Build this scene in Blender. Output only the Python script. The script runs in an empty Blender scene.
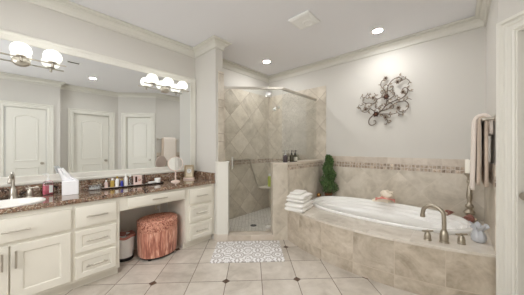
import bpy, bmesh, math, random
from mathutils import Vector, Matrix
random.seed(7)
PI = math.pi
S = bpy.context.scene
COL = S.collection

# ------------------------------------------------------------------ camera, light, exposure
THETA = math.radians(42.3)
cam_d = bpy.data.cameras.new('camera')
cam = bpy.data.objects.new('camera', cam_d)
COL.objects.link(cam)
cam.location = (0, 0, 1.27)
cam.rotation_euler = (PI / 2, 0, THETA - PI / 2)
cam_d.sensor_width = 36
cam_d.lens = 36 * 218 / 524
cam_d.clip_start = 0.02
S.camera = cam

world = bpy.data.worlds.new('world')
S.world = world
world.use_nodes = True
world.node_tree.nodes['Background'].inputs[0].default_value = (0.9, 0.95, 1, 1)
world.node_tree.nodes['Background'].inputs[1].default_value = 0.3
S.view_settings.view_transform = 'Standard'
S.view_settings.look = 'None'
S.view_settings.gamma = 1
S.view_settings.use_curve_mapping = False
S.view_settings.exposure = 1.0
S.cycles.diffuse_bounces = 8
S.cycles.max_bounces = 16
S.cycles.transparent_max_bounces = 16
S.cycles.caustics_reflective = True
S.cycles.caustics_refractive = False

DOWNLIGHT = 165.0      # radiance of a recessed lamp
GLOBE = 0.62           # radiance of a vanity globe
FILL = 3.4             # radiance of the added fill pane in the end wall

# ------------------------------------------------------------------ colour and node helpers
def lin(c):
    c /= 255
    return c / 12.92 if c <= 0.04045 else ((c + 0.055) / 1.055) ** 2.4

def rgb(r, g, b):
    return (lin(r), lin(g), lin(b), 1)

class NT:
    def __init__(self, name):
        self.m = bpy.data.materials.new(name)
        self.m.use_nodes = True
        self.t = self.m.node_tree
        self.b = self.t.nodes['Principled BSDF']
    def n(self, typ, ins=None, **kw):
        nd = self.t.nodes.new(typ)
        for k, v in kw.items():
            setattr(nd, k, v)
        for k, v in (ins or {}).items():
            self.put(nd, k, v)
        return nd
    def put(self, nd, k, v):
        s = nd.inputs[k]
        if hasattr(v, 'is_output'):
            self.t.links.new(v, s)
        else:
            s.default_value = v
    def math(self, op, a, b=0.0, c=0.0):
        return self.n('ShaderNodeMath', {0: a, 1: b, 2: c}, operation=op).outputs[0]
    def mix(self, f, a, b, blend='MIX'):
        nd = self.n('ShaderNodeMix', data_type='RGBA', blend_type=blend)
        self.put(nd, 0, f); self.put(nd, 6, a); self.put(nd, 7, b)
        return nd.outputs[2]
    def ramp(self, f, stops):
        nd = self.n('ShaderNodeValToRGB', {0: f})
        el = nd.color_ramp.elements
        while len(el) < len(stops):
            el.new(0.5)
        for e, (p, c) in zip(el, stops):
            e.position = p; e.color = c
        return nd.outputs[0]
    def noise(self, vec, scale, detail=4, rough=0.55, dist=0.0):
        nd = self.n('ShaderNodeTexNoise', {'Scale': scale, 'Detail': detail, 'Roughness': rough, 'Distortion': dist})
        if vec is not None:
            self.put(nd, 'Vector', vec)
        return nd.outputs[0]
    def coord(self, which='Object'):
        return self.n('ShaderNodeTexCoord').outputs[which]
    def bump(self, h, strength=0.3, dist=0.01):
        self.put(self.b, 'Normal', self.n('ShaderNodeBump', {'Height': h, 'Strength': strength, 'Distance': dist}).outputs[0])
    def set(self, **kw):
        for k, v in kw.items():
            self.put(self.b, k.replace('_', ' '), v)
        return self

def plain(name, col, rough=0.5, metal=0.0, var=0.04, scale=8.0, bump=0.0, spec=0.5, **kw):
    t = NT(name)
    v = t.coord()
    nz = t.noise(v, scale, 3)
    dark = tuple(max(0, c * (1 - var)) for c in col[:3]) + (1,)
    lite = tuple(min(1, c * (1 + var)) for c in col[:3]) + (1,)
    t.set(Base_Color=t.mix(nz, dark, lite), Roughness=rough, Metallic=metal)
    t.put(t.b, 'Specular IOR Level', spec)
    if bump:
        t.bump(t.noise(v, scale * 6, 3), bump, 0.004)
    for k, x in kw.items():
        t.put(t.b, k.replace('_', ' '), x)
    return t.m

def tile(name, plane, size, cols, grout, off=(0, 0), diag=False, gw=0.006, rough=0.3, vein=3.0, size_v=None,
         inserts=None, tvar=0.12, contrast=1.25):
    """Square tiles with grout, in object space (plane 'xy','xz','yz') or in UV space."""
    t = NT(name)
    if plane == 'uv':
        base = t.coord('UV')
        sx = t.n('ShaderNodeSeparateXYZ', {0: base})
        u, v = sx.outputs[0], sx.outputs[1]
        vec3 = base
    else:
        base = t.coord('Object')
        sx = t.n('ShaderNodeSeparateXYZ', {0: base})
        ix = {'x': 0, 'y': 1, 'z': 2}
        u, v = sx.outputs[ix[plane[0]]], sx.outputs[ix[plane[1]]]
        vec3 = base
    if diag:
        a = t.math('MULTIPLY', t.math('ADD', u, v), 0.70711)
        b = t.math('MULTIPLY', t.math('SUBTRACT', u, v), 0.70711)
    else:
        a, b = u, v
    a = t.math('DIVIDE', t.math('SUBTRACT', a, off[0]), size)
    b = t.math('DIVIDE', t.math('SUBTRACT', b, off[1]), size_v or size)
    fa, fb = t.math('FLOOR', a), t.math('FLOOR', b)
    ra, rb = t.math('SUBTRACT', a, fa), t.math('SUBTRACT', b, fb)
    da = t.math('MULTIPLY', t.math('MINIMUM', ra, t.math('SUBTRACT', 1.0, ra)), size)
    db = t.math('MULTIPLY', t.math('MINIMUM', rb, t.math('SUBTRACT', 1.0, rb)), size_v or size)
    d = t.math('MINIMUM', da, db)
    g = t.math('LESS_THAN', d, gw / 2)
    cell = t.n('ShaderNodeCombineXYZ', {0: fa, 1: fb}).outputs[0]
    wn = t.n('ShaderNodeTexWhiteNoise', {'Vector': cell}, noise_dimensions='2D')
    shift = t.n('ShaderNodeVectorMath', {0: wn.outputs['Color'], 'Scale': 9.0}, operation='SCALE').outputs[0]
    pv = t.n('ShaderNodeVectorMath', {0: vec3, 1: shift}, operation='ADD').outputs[0]
    n1 = t.noise(pv, vein, 6, 0.62, 1.2)
    n2 = t.noise(pv, vein * 5, 4, 0.6, 0.4)
    nn = t.math('ADD', t.math('MULTIPLY', n1, 0.7), t.math('MULTIPLY', n2, 0.3))
    k = 0.22 / contrast
    c = t.ramp(nn, [(0.5 - k, cols[0]), (0.5, cols[1]), (0.5 + k, cols[2])])
    br = t.math('MULTIPLY_ADD', wn.outputs[0], tvar, 1 - tvar / 2)
    c = t.mix(1.0, c, t.n('ShaderNodeCombineXYZ', {0: br, 1: br, 2: br}).outputs[0], 'MULTIPLY')
    c = t.mix(g, c, grout)
    if inserts:
        per, half, icol = inserts
        a2 = t.math('MULTIPLY', a, 0.5); b2 = t.math('MULTIPLY', b, 0.5)
        da2 = t.math('ABSOLUTE', t.math('SUBTRACT', a2, t.math('ROUND', a2)))
        db2 = t.math('ABSOLUTE', t.math('SUBTRACT', b2, t.math('ROUND', b2)))
        dd = t.math('MULTIPLY', t.math('ADD', da2, db2), 2 * size)
        m2 = t.math('LESS_THAN', dd, half + 0.005)
        m1 = t.math('LESS_THAN', dd, half)
        c = t.mix(m2, c, grout)
        c = t.mix(m1, c, t.mix(n2, icol, tuple(x * 1.8 for x in icol[:3]) + (1,)))
    t.set(Base_Color=c, Roughness=t.math('MULTIPLY_ADD', g, 0.4, rough))
    t.bump(t.math('SUBTRACT', 1.0, g), 0.25, 0.002)
    return t.m

def glassy(name, tint=(0.93, 0.95, 0.94, 1), rough=0.0, base=0.03, gain=0.9):
    t = NT(name)
    tr = t.n('ShaderNodeBsdfTransparent', {0: tint})
    gl = t.n('ShaderNodeBsdfGlossy', {'Color': (1, 1, 1, 1), 'Roughness': rough})
    lw = t.n('ShaderNodeLayerWeight', {0: 0.25})
    f = t.math('MULTIPLY_ADD', lw.outputs['Fresnel'], gain, base)
    mx = t.n('ShaderNodeMixShader', {0: f, 1: tr.outputs[0], 2: gl.outputs[0]})
    t.t.links.new(mx.outputs[0], t.t.nodes['Material Output'].inputs[0])
    t.t.nodes.remove(t.b)
    return t.m

def emit(name, col, power, base=(0.9, 0.9, 0.88, 1)):
    t = NT(name)
    t.set(Base_Color=base, Roughness=0.4)
    t.put(t.b, 'Emission Color', col); t.put(t.b, 'Emission Strength', power)
    return t.m

# ------------------------------------------------------------------ materials
M = {}
M['wall'] = plain('wall_paint', rgb(206, 203, 197), 0.75, var=0.012, scale=3, bump=0.05)
M['ceil'] = plain('ceiling_paint', rgb(231, 231, 234), 0.9, var=0.01, scale=2, bump=0.05)
M['crown'] = plain('crown_paint', rgb(219, 217, 209), 0.45, var=0.015)
M['trim'] = plain('trim_paint', rgb(222, 220, 212), 0.4, var=0.015)
M['cream'] = plain('cabinet_paint', rgb(226, 222, 211), 0.38, var=0.02, scale=5)
M['doorp'] = plain('door_paint', rgb(222, 220, 212), 0.4, var=0.01)
M['nickel'] = plain('brushed_nickel', rgb(196, 190, 180), 0.3, 1.0, var=0.05, scale=20)
M['bronze'] = plain('antique_bronze', rgb(178, 169, 154), 0.38, 1.0, var=0.2, scale=25)
M['chrome'] = plain('polished_chrome', rgb(228, 228, 226), 0.22, 1.0, var=0.01)
M['porcelain'] = plain('white_porcelain', rgb(240, 239, 235), 0.12, var=0.01)
M['acrylic'] = plain('white_acrylic', rgb(238, 237, 234), 0.14, var=0.008)
M['white'] = plain('white_plastic', rgb(238, 238, 236), 0.4, var=0.02)
M['black'] = plain('black_plastic', rgb(28, 26, 25), 0.4, var=0.1)
M['towel'] = plain('white_terry', rgb(243, 241, 237), 0.95, var=0.04, scale=60, bump=0.9)
M['beige_towel'] = plain('taupe_terry', rgb(205, 188, 172), 0.95, var=0.05, scale=60, bump=0.9)
M['cream_towel'] = plain('cream_terry', rgb(236, 226, 217), 0.95, var=0.04, scale=60, bump=0.9)
M['wax'] = plain('ivory_wax', rgb(240, 236, 226), 0.45, var=0.02)
M['paper'] = plain('tissue_paper', rgb(240, 240, 243), 0.9, var=0.03, scale=30, bump=0.4)
M['glass'] = glassy('shower_glass', (0.965, 0.975, 0.97, 1), 0.0, 0.015, 0.6)
M['mirror'] = None
mt = NT('mirror_silver'); mt.set(Base_Color=(0.86, 0.88, 0.88, 1), Metallic=1.0, Roughness=0.0); M['mirror'] = mt.m
M['clear'] = glassy('clear_plastic', (0.93, 0.95, 0.97, 1), 0.05, 0.08, 0.9)
M['blueglass'] = plain('frosted_pale_glass', rgb(232, 235, 241), 0.18, var=0.03, Transmission_Weight=0.35)
M['lamp'] = emit('lamp_lens', (1, 0.99, 0.975, 1), DOWNLIGHT)
M['globe'] = emit('opal_glass', (1, 0.985, 0.90, 1), GLOBE, (0.6, 0.62, 0.55, 1))
M['fill_pane'] = emit('fill_light_pane', (0.97, 0.985, 1, 1), FILL)

TR = [rgb(172, 162, 147), rgb(201, 192, 177), rgb(220, 212, 200)]
GR = rgb(205, 196, 184)
M['floor'] = tile('floor_tile', 'xy', 0.34, [rgb(176, 167, 156), rgb(202, 194, 184), rgb(218, 211, 202)], rgb(128, 116, 104),
                  off=(2.085, -0.244), diag=True, gw=0.007, rough=0.28, vein=2.2, inserts=(2, 0.036, rgb(72, 52, 38)), tvar=0.06)
M['tub_wall_tile'] = tile('tub_wall_tile', 'yz', 0.335, TR, GR, off=(0.10, 0.12), diag=True, gw=0.005, vein=2.0)
M['right_wall_tile'] = tile('right_wall_tile', 'xz', 0.335, TR, GR, off=(0.10, 0.12), diag=True, gw=0.005, vein=2.0)
M['shower_back_tile'] = tile('shower_back_tile', 'yz', 0.335, TR, rgb(165, 152, 138), off=(0.10, 0.12), diag=True, gw=0.006, vein=2.0)
M['shower_side_tile'] = tile('shower_side_tile', 'xz', 0.335, TR, rgb(165, 152, 138), off=(0.02, 0.10), diag=True, gw=0.006, vein=2.0)
M['pony_tile'] = tile('pony_tile', 'uv', 0.335, TR, GR, off=(0.02, 0.06), diag=True, gw=0.005, vein=2.0)
M['smooth_tile'] = tile('smooth_tile', 'uv', 0.60, [rgb(188, 175, 160), rgb(205, 194, 181), rgb(216, 208, 197)], GR, off=(0.31, -0.4), gw=0.003, vein=1.6)
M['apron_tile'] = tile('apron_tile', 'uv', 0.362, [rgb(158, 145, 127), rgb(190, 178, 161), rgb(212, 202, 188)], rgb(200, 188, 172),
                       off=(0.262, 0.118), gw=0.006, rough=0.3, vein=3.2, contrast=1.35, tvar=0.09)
M['deck_tile'] = tile('deck_tile', 'uv', 0.335, [rgb(190, 180, 168), rgb(214, 206, 195), rgb(228, 222, 213)], rgb(200, 191, 180), gw=0.004, rough=0.09, vein=2.0)
M['cap_tile'] = tile('cap_tile', 'uv', 0.15, [rgb(180, 166, 150), rgb(200, 188, 174), rgb(212, 202, 190)], GR, gw=0.003, vein=3, tvar=0.15, size_v=5.0, off=(0, -2))
M['shower_floor'] = tile('shower_floor_tile', 'xy', 0.055, [rgb(200, 196, 190), rgb(218, 214, 208), rgb(230, 227, 222)], rgb(172, 165, 156), diag=True, gw=0.004, vein=4, tvar=0.08)
M['mosaic'] = tile('mosaic_border', 'uv', 0.043, [rgb(112, 92, 74), rgb(168, 150, 132), rgb(206, 194, 180)], rgb(196, 186, 174), off=(0, 0.957), gw=0.007, vein=14, tvar=0.55, contrast=1.5)

def granite():
    t = NT('dark_granite')
    v = t.coord()
    a = t.noise(v, 17, 6, 0.7, 0.9)
    b = t.noise(v, 60, 3, 0.6)
    vo = t.n('ShaderNodeTexVoronoi', {'Vector': v, 'Scale': 48.0}).outputs['Color']
    c = t.ramp(a, [(0.33, rgb(30, 22, 19)), (0.43, rgb(82, 58, 45)), (0.50, rgb(156, 124, 100)), (0.55, rgb(66, 47, 37)), (0.66, rgb(208, 190, 168))])
    c = t.mix(t.math('MULTIPLY', t.math('GREATER_THAN', b, 0.57), 0.6), c, rgb(200, 186, 168))
    c = t.mix(0.06, c, vo, 'OVERLAY')
    t.set(Base_Color=c, Roughness=0.07)
    t.put(t.b, 'Coat Weight', 0.6); t.put(t.b, 'Coat Roughness', 0.04)
    return t.m
M['granite'] = granite()

def hamper_mats():
    t = NT('coral_pleated_fabric')
    v = t.coord()
    mp = t.n('ShaderNodeMapping', {'Vector': v, 'Scale': (42, 42, 5)}).outputs[0]
    a = t.noise(mp, 1.0, 3, 0.6, 0.6)
    c = t.ramp(a, [(0.34, rgb(146, 84, 68)), (0.5, rgb(198, 132, 110)), (0.66, rgb(236, 190, 168))])
    t.set(Base_Color=c, Roughness=0.6); t.bump(a, 0.5, 0.01)
    t.put(t.b, 'Sheen Weight', 0.3)
    u = NT('coral_damask_fabric')
    v = u.coord()
    a = u.noise(v, 26, 3, 0.6, 2.5)
    c = u.ramp(a, [(0.40, rgb(130, 72, 58)), (0.48, rgb(194, 126, 104)), (0.56, rgb(232, 182, 158)), (0.64, rgb(166, 98, 80))])
    u.set(Base_Color=c, Roughness=0.6); u.bump(a, 0.6, 0.01)
    return t.m, u.m
M['pleat'], M['damask'] = hamper_mats()

def mat_pattern():
    t = NT('bath_mat_pattern')
    v = t.coord()
    sx = t.n('ShaderNodeSeparateXYZ', {0: v})
    x, y = sx.outputs[0], sx.outputs[1]
    def rep(c, p, o):
        q = t.math('DIVIDE', t.math('SUBTRACT', c, o), p)
        return t.math('MULTIPLY', t.math('SUBTRACT', q, t.math('ROUND', q)), p)
    xr, yr = rep(x, 0.235, 0.0), rep(y, 0.235, 0.0)
    r = t.math('SQRT', t.math('ADD', t.math('MULTIPLY', xr, xr), t.math('MULTIPLY', yr, yr)))
    ang = t.math('ARCTAN2', yr, xr)
    pet = t.math('MULTIPLY', t.math('ABSOLUTE', t.math('COSINE', t.math('MULTIPLY', ang, 4.0))), 0.028)
    w = t.math('SINE', t.math('MULTIPLY', t.math('ADD', r, pet), 118.0))
    xr2, yr2 = rep(x, 0.235, 0.1175), rep(y, 0.235, 0.1175)
    r2 = t.math('SQRT', t.math('ADD', t.math('MULTIPLY', xr2, xr2), t.math('MULTIPLY', yr2, yr2)))
    w2 = t.math('SINE', t.math('MULTIPLY', r2, 170.0))
    near = t.math('LESS_THAN', r2, 0.055)
    nz = t.noise(v, 75, 3)
    s = t.math('ADD', t.math('ADD', t.math('MULTIPLY', w, t.math('SUBTRACT', 1.0, near)), t.math('MULTIPLY', w2, near)), t.math('MULTIPLY', nz, 1.5))
    c = t.ramp(t.math('MULTIPLY_ADD', s, 0.36, 0.28), [(0.46, rgb(241, 240, 240)), (0.60, rgb(233, 231, 231)), (0.78, rgb(188, 182, 179))])
    t.set(Base_Color=c, Roughness=0.95); t.bump(t.noise(v, 300, 2), 0.6, 0.005)
    return t.m
M['bathmat'] = mat_pattern()

# ------------------------------------------------------------------ mesh helpers
def link(o, parent=None):
    COL.objects.link(o)
    if parent is not None:
        o.parent = parent
    return o

def obj(name, bm, mat, parent=None, loc=None, smooth=True, angle=35, recalc=True):
    if recalc:
        bmesh.ops.recalc_face_normals(bm, faces=bm.faces[:])
    me = bpy.data.meshes.new(name)
    bm.to_mesh(me); bm.free()
    mats = mat if isinstance(mat, (list, tuple)) else [mat]
    for m in mats:
        me.materials.append(M[m] if isinstance(m, str) else m)
    if smooth:
        for p in me.polygons:
            p.use_smooth = True
        me.set_sharp_from_angle(angle=math.radians(angle))
    o = bpy.data.objects.new(name, me)
    link(o, parent)
    if loc is not None:
        o.location = loc
    return o

def tag(o, label, cat, group=None, kind=None):
    o['label'] = label; o['category'] = cat
    if group: o['group'] = group
    if kind: o['kind'] = kind
    return o

def thing(name, label, cat, loc=(0, 0, 0), rotz=0.0, group=None):
    o = bpy.data.objects.new(name, None)
    o.empty_display_size = 0.05
    link(o)
    o.location = loc; o.rotation_euler = (0, 0, rotz)
    return tag(o, label, cat, group)

def struct(name, bm, mat, parent=None, label=None, **kw):
    o = obj(name, bm, mat, parent, **kw)
    if parent is None:
        o['kind'] = 'structure'
        if label: o['label'] = label
    return o

def sroot(name, label=None):
    o = bpy.data.objects.new(name, None); link(o)
    o['kind'] = 'structure'
    if label: o['label'] = label
    return o

def new():
    return bmesh.new()

def box(bm, x0, x1, y0, y1, z0, z1, bev=0.0, seg=2, mtx=None):
    b = bmesh.new()
    bmesh.ops.create_cube(b, size=1)
    for v in b.verts:
        v.co = Vector(((x0 + x1) / 2 + v.co.x * (x1 - x0), (y0 + y1) / 2 + v.co.y * (y1 - y0), (z0 + z1) / 2 + v.co.z * (z1 - z0)))
    if bev:
        bmesh.ops.bevel(b, geom=b.edges[:], offset=bev, segments=seg, affect='EDGES', profile=0.5)
    merge(bm, b, mtx)
    return bm

def merge(bm, b, mtx=None):
    if mtx is not None:
        bmesh.ops.transform(b, matrix=mtx, verts=b.verts[:])
    me = bpy.data.meshes.new('tmp'); b.to_mesh(me); b.free()
    bm.from_mesh(me); bpy.data.meshes.remove(me)

def prism(bm, pts, z0, z1, bev=0.0, u0=0.0):
    """Vertical prism of a footprint, with UVs in metres: u along the outline, v = height; (x, y) on top."""
    uv = bm.loops.layers.uv.verify()
    area = sum(p[0] * q[1] - q[0] * p[1] for p, q in zip(pts, pts[1:] + pts[:1]))
    if area < 0: pts = pts[::-1]
    lo = [bm.verts.new((x, y, z0)) for x, y in pts]
    hi = [bm.verts.new((x, y, z1)) for x, y in pts]
    n = len(pts); u = u0
    for i in range(n):
        j = (i + 1) % n
        L = math.dist(pts[i], pts[j])
        f = bm.faces.new((lo[i], lo[j], hi[j], hi[i]))
        for lp, (a, b) in zip(f.loops, ((u, z0), (u + L, z0), (u + L, z1), (u, z1))):
            lp[uv].uv = (a, b)
        u += L
    for vs in (hi, lo[::-1]):
        f = bm.faces.new(vs)
        for lp in f.loops:
            lp[uv].uv = (lp.vert.co.x, lp.vert.co.y)
    return bm

def lathe(bm, prof, seg=24, mtx=None, cap=True, sx=1.0, sy=1.0):
    b = bmesh.new()
    rings = []
    for r, z in prof:
        if r < 1e-5:
            rings.append([b.verts.new((0, 0, z))])
        else:
            rings.append([b.verts.new((r * sx * math.cos(2 * PI * k / seg), r * sy * math.sin(2 * PI * k / seg), z)) for k in range(seg)])
    for A, B in zip(rings, rings[1:]):
        for k in range(seg):
            j = (k + 1) % seg
            if len(A) == 1 and len(B) == 1: continue
            if len(A) == 1: b.faces.new((A[0], B[j], B[k]))
            elif len(B) == 1: b.faces.new((A[k], A[j], B[0]))
            else: b.faces.new((A[k], A[j], B[j], B[k]))
    if cap:
        for R in (rings[0], rings[-1]):
            if len(R) > 1: b.faces.new(R)
    merge(bm, b, mtx)
    return bm

def catmull(pts, n=8, closed=False):
    P = [Vector(p) for p in pts]
    out = []
    m = len(P)
    for i in range(m if closed else m - 1):
        p1, p2 = P[i], P[(i + 1) % m]
        p0 = P[i - 1] if (i > 0 or closed) else p1 * 2 - p2
        p3 = P[(i + 2) % m] if (i + 2 < m or closed) else p2 * 2 - p1
        for k in range(n):
            t = k / n
            out.append(0.5 * ((2 * p1) + (p2 - p0) * t + (2 * p0 - 5 * p1 + 4 * p2 - p3) * t * t + (3 * p1 - p0 - 3 * p2 + p3) * t ** 3))
    if not closed: out.append(P[-1])
    return out

def tube(bm, pts, r, seg=8, r2=None):
    """Round tube along points; tapers to r2."""
    P = [Vector(p) for p in pts]
    n = len(P); rings = []
    up = None
    for i, p in enumerate(P):
        d = (P[min(i + 1, n - 1)] - P[max(i - 1, 0)]).normalized()
        if up is None:
            up = Vector((0, 0, 1)) if abs(d.z) < 0.9 else Vector((1, 0, 0))
        x = up - d * up.dot(d)
        if x.length < 1e-6: x = d.orthogonal()
        x.normalize(); up = x
        y = d.cross(x)
        rr = r if r2 is None else r + (r2 - r) * i / (n - 1)
        rings.append([bm.verts.new(p + (x * math.cos(2 * PI * k / seg) + y * math.sin(2 * PI * k / seg)) * rr) for k in range(seg)])
    for A, B in zip(rings, rings[1:]):
        for k in range(seg):
            bm.faces.new((A[k], A[(k + 1) % seg], B[(k + 1) % seg], B[k]))
    bm.faces.new(rings[0][::-1]); bm.faces.new(rings[-1])
    return bm

def sphere(bm, c, r, sx=1, sy=1, sz=1, u=16, v=10):
    b = bmesh.new()
    bmesh.ops.create_uvsphere(b, u_segments=u, v_segments=v, radius=r)
    merge(bm, b, Matrix.Translation(c) @ Matrix.Diagonal((sx, sy, sz, 1)))
    return bm

def sweep(bm, path, prof, side, closed, put):
    """Mitred sweep of a profile [(inset, h)] along a 2D path; put(x, y, h) -> 3D point."""
    n = len(path); cols = []
    def nrm(a, b):
        d = Vector((b[0] - a[0], b[1] - a[1])).normalized()
        return Vector((-d.y, d.x)) * side
    for i in range(n):
        if closed or 0 < i < n - 1:
            n1, n2 = nrm(path[i - 1], path[i]), nrm(path[i], path[(i + 1) % n])
            m = (n1 + n2) / (1 + n1.dot(n2))
        else:
            m = nrm(path[0], path[1]) if i == 0 else nrm(path[-2], path[-1])
        cols.append([bm.verts.new(put(path[i][0] + m.x * o, path[i][1] + m.y * o, h)) for o, h in prof])
    k = len(prof)
    for i in range(n if closed else n - 1):
        A, B = cols[i], cols[(i + 1) % n]
        for j in range(k):
            bm.faces.new((A[j], B[j], B[(j + 1) % k], A[(j + 1) % k]))
    if not closed:
        bm.faces.new(cols[0]); bm.faces.new(cols[-1][::-1])
    return bm

def loft(bm, rings, cap0=False, cap1=False):
    R = [[bm.verts.new(p) for p in r] for r in rings]
    n = len(R[0])
    for A, B in zip(R, R[1:]):
        for k in range(n):
            bm.faces.new((A[k], A[(k + 1) % n], B[(k + 1) % n], B[k]))
    if cap0: bm.faces.new(R[0][::-1])
    if cap1: bm.faces.new(R[-1])
    return bm

def selli(cx, cy, a, b, z, n=2.5, seg=72):
    out = []
    for k in range(seg):
        t = 2 * PI * k / seg
        c, s = math.cos(t), math.sin(t)
        out.append((cx + a * math.copysign(abs(c) ** (2 / n), c), cy + b * math.copysign(abs(s) ** (2 / n), s), z))
    return out

def plate_with_hole(bm, outer, hole, z0, z1):
    """Flat slab with a hole; UV = (x, y)."""
    uv = bm.loops.layers.uv.verify()
    for z, keep in ((z1, True), (z0, False)):
        b = bmesh.new()
        for loop in (outer, hole):
            vs = [b.verts.new((p[0], p[1], z)) for p in loop]
            for i in range(len(vs)):
                b.edges.new((vs[i], vs[(i + 1) % len(vs)]))
        bmesh.ops.triangle_fill(b, use_beauty=True, use_dissolve=False, edges=b.edges[:], normal=(0, 0, 1))
        l2 = b.loops.layers.uv.verify()
        for f in b.faces:
            for lp in f.loops: lp[l2].uv = (lp.vert.co.x, lp.vert.co.y)
        merge(bm, b)
    for loop in (outer, hole):
        lo = [bm.verts.new((p[0], p[1], z0)) for p in loop]
        hi = [bm.verts.new((p[0], p[1], z1)) for p in loop]
        u = 0
        for i in range(len(loop)):
            j = (i + 1) % len(loop)
            L = math.dist(loop[i][:2], loop[j][:2])
            f = bm.faces.new((lo[i], lo[j], hi[j], hi[i]))
            for lp, q in zip(f.loops, ((u, z0), (u + L, z0), (u + L, z1), (u, z1))): lp[uv].uv = q
            u += L
    bmesh.ops.remove_doubles(bm, verts=bm.verts[:], dist=1e-5)
    return bm

def copy_tree(o, parent=None):
    c = o.copy(); COL.objects.link(c)
    if parent is not None: c.parent = parent
    for ch in list(o.children):
        copy_tree(ch, c)
    return c

# ------------------------------------------------------------------ room shell
CZ = 2.75
VY = 3.0        # vanity wall
UX = 3.5        # tub wall
RY = -0.212      # wall at the tub's foot
TUBZ = 0.445
A0 = Vector((2.46, RY)); AD = Vector((-0.70711, -0.70711)); AN = Vector((0.70711, -0.70711))
AL = 1.0
BY, AY = RY - AL * 0.70711, -0.75
BX1 = A0.x - AL * 0.70711
JX = 0.576
EX = -1.6

bm = box(new(), EX - 0.2, UX + 0.15, -1.15, VY + 0.15, -0.1, 0.0); struct('floor', bm, 'floor', smooth=False)
bm = box(new(), EX - 0.2, UX + 0.15, -1.15, VY + 0.15, CZ, CZ + 0.1); struct('ceiling', bm, 'ceil', smooth=False)
struct('wall_left', box(new(), EX - 0.12, UX + 0.12, VY, VY + 0.12, 0, CZ), 'wall', smooth=False)
struct('wall_back', box(new(), UX, UX + 0.12, RY - 0.12, VY, 0, CZ), 'wall', smooth=False)
struct('wall_right', prism(new(), [(A0.x, RY), (UX, RY), (UX, RY - 0.12), (A0.x + 0.05, RY - 0.12)], 0, CZ), 'wall', smooth=False)

DOOR_H = 2.11
def wall_with_door(name, frame, L, d0, d1, thick=0.12):
    """frame(d, depth) -> (x, y); the opening runs from d0 to d1."""
    bm = new()
    def seg(a, b, z0, z1):
        prism(bm, [frame(a, 0), frame(b, 0), frame(b, -thick), frame(a, -thick)], z0, z1)
    seg(0, d0, 0, CZ); seg(d1, L, 0, CZ); seg(d0, d1, DOOR_H, CZ)
    return struct(name, bm, 'wall', smooth=False)

def door(name, frame, d0, d1, recess, knob_at, label):
    """Two-panel door with an arched upper panel, casing, jamb and knob. Depth > 0 is into the room."""
    root = sroot(name, label)
    P = lambda d, y, z: (*frame(d, y), z)
    cw = 0.10
    casing = new()
    prof = [(0, 0.0), (0, 0.010), (0.010, 0.016), (0.018, 0.010), (0.042, 0.011), (0.050, 0.019), (0.058, 0.013), (0.070, 0.014), (0.080, 0.030), (cw, 0.032), (cw, 0.0)]
    sweep(casing, [(d0, 0), (d0, DOOR_H), (d1, DOOR_H), (d1, 0)], prof, 1, False, lambda x, y, h: P(x, y, h) if False else (*frame(x, h), y))
    obj('door_casing', casing, 'trim', root)
    jamb = new()
    for a, b in ((d0, d0 + 0.012), (d1 - 0.012, d1)):
        prism(jamb, [frame(a, 0), frame(b, 0), frame(b, -0.12), frame(a, -0.12)], 0, DOOR_H)
    prism(jamb, [frame(d0 + 0.012, 0), frame(d1 - 0.012, 0), frame(d1 - 0.012, -0.12), frame(d0 + 0.012, -0.12)], DOOR_H - 0.012, DOOR_H)
    obj('door_jamb', jamb, 'trim', root, smooth=False)
    a, b = d0 + 0.019, d1 - 0.019
    slab = new()
    prism(slab, [frame(a, -recess), frame(b, -recess), frame(b, -recess - 0.036), frame(a, -recess - 0.036)], 0.01, DOOR_H - 0.017)
    obj('door_slab', slab, 'doorp', root, smooth=False)
    w = b - a; m = 0.115 * w / 0.6
    def panel(z0, z1, arch):
        pts = [(a + m, z0), (b - m, z0)]
        if arch:
            for k in range(13):
                t = k / 12
                pts.append((b - m - (w - 2 * m) * t, z1 - 0.07 + 0.07 * math.sin(PI * t)))
        else:
            pts += [(b - m, z1), (a + m, z1)]
        bmp = new()
        pr = [(0, -0.002), (0.004, 0.008), (0.02, 0.010), (0.03, 0.003), (0.034, -0.002)]
        sweep(bmp, pts, pr, 1, True, lambda x, y, h: (*frame(x, -recess + h), y))
        obj('panel_moulding', bmp, 'doorp', root)
    panel(0.98, DOOR_H - 0.14, True); panel(0.22, 0.86, False)
    k = new()
    cx, cy = frame(knob_at, -recess)
    nx, ny = (Vector(frame(knob_at, 1)) - Vector(frame(knob_at, 0)))
    rot = Vector((0, 0, 1)).rotation_difference(Vector((nx, ny, 0))).to_matrix().to_4x4()
    lathe(k, [(0.03, 0), (0.03, 0.006), (0.012, 0.01), (0.011, 0.028), (0.026, 0.036), (0.030, 0.048), (0.024, 0.058), (0.0, 0.062)], 18, Matrix.Translation((cx, cy, 0.93)) @ rot)
    obj('door_knob', k, 'nickel', root)
    return root

fA = lambda d, y: (A0.x + AD.x * d - AN.x * y, A0.y + AD.y * d - AN.y * y)
D3 = (0.116, 0.80)
wall_with_door('wall_angled', fA, AL, *D3)
door('door_3', fA, *D3, 0.05, D3[0] + 0.048, 'white panelled door in the angled wall beside the tub')
fB = lambda d, y: (BX1 - d, BY + y)
D2 = (BX1 - 1.567, BX1 - 0.824)
wall_with_door('wall_front', fB, BX1 - JX + 0.06, *D2)
door('door_2', fB, *D2, 0.06, D2[0] + 0.085, 'white panelled door seen in the middle of the mirror')
fC = lambda d, y: (JX - d, AY + y)
D1 = (JX - 0.367, JX + 0.253)
wall_with_door('wall_near', fC, JX - EX + 0.1, *D1)
door('door_1', fC, *D1, 0.02, D1[0] + 0.08, 'white panelled door at the left end of the mirror')
struct('wall_jog', box(new(), JX - 0.06, JX, BY, AY - 0.12, 0, CZ), 'wall', smooth=False)

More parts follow.
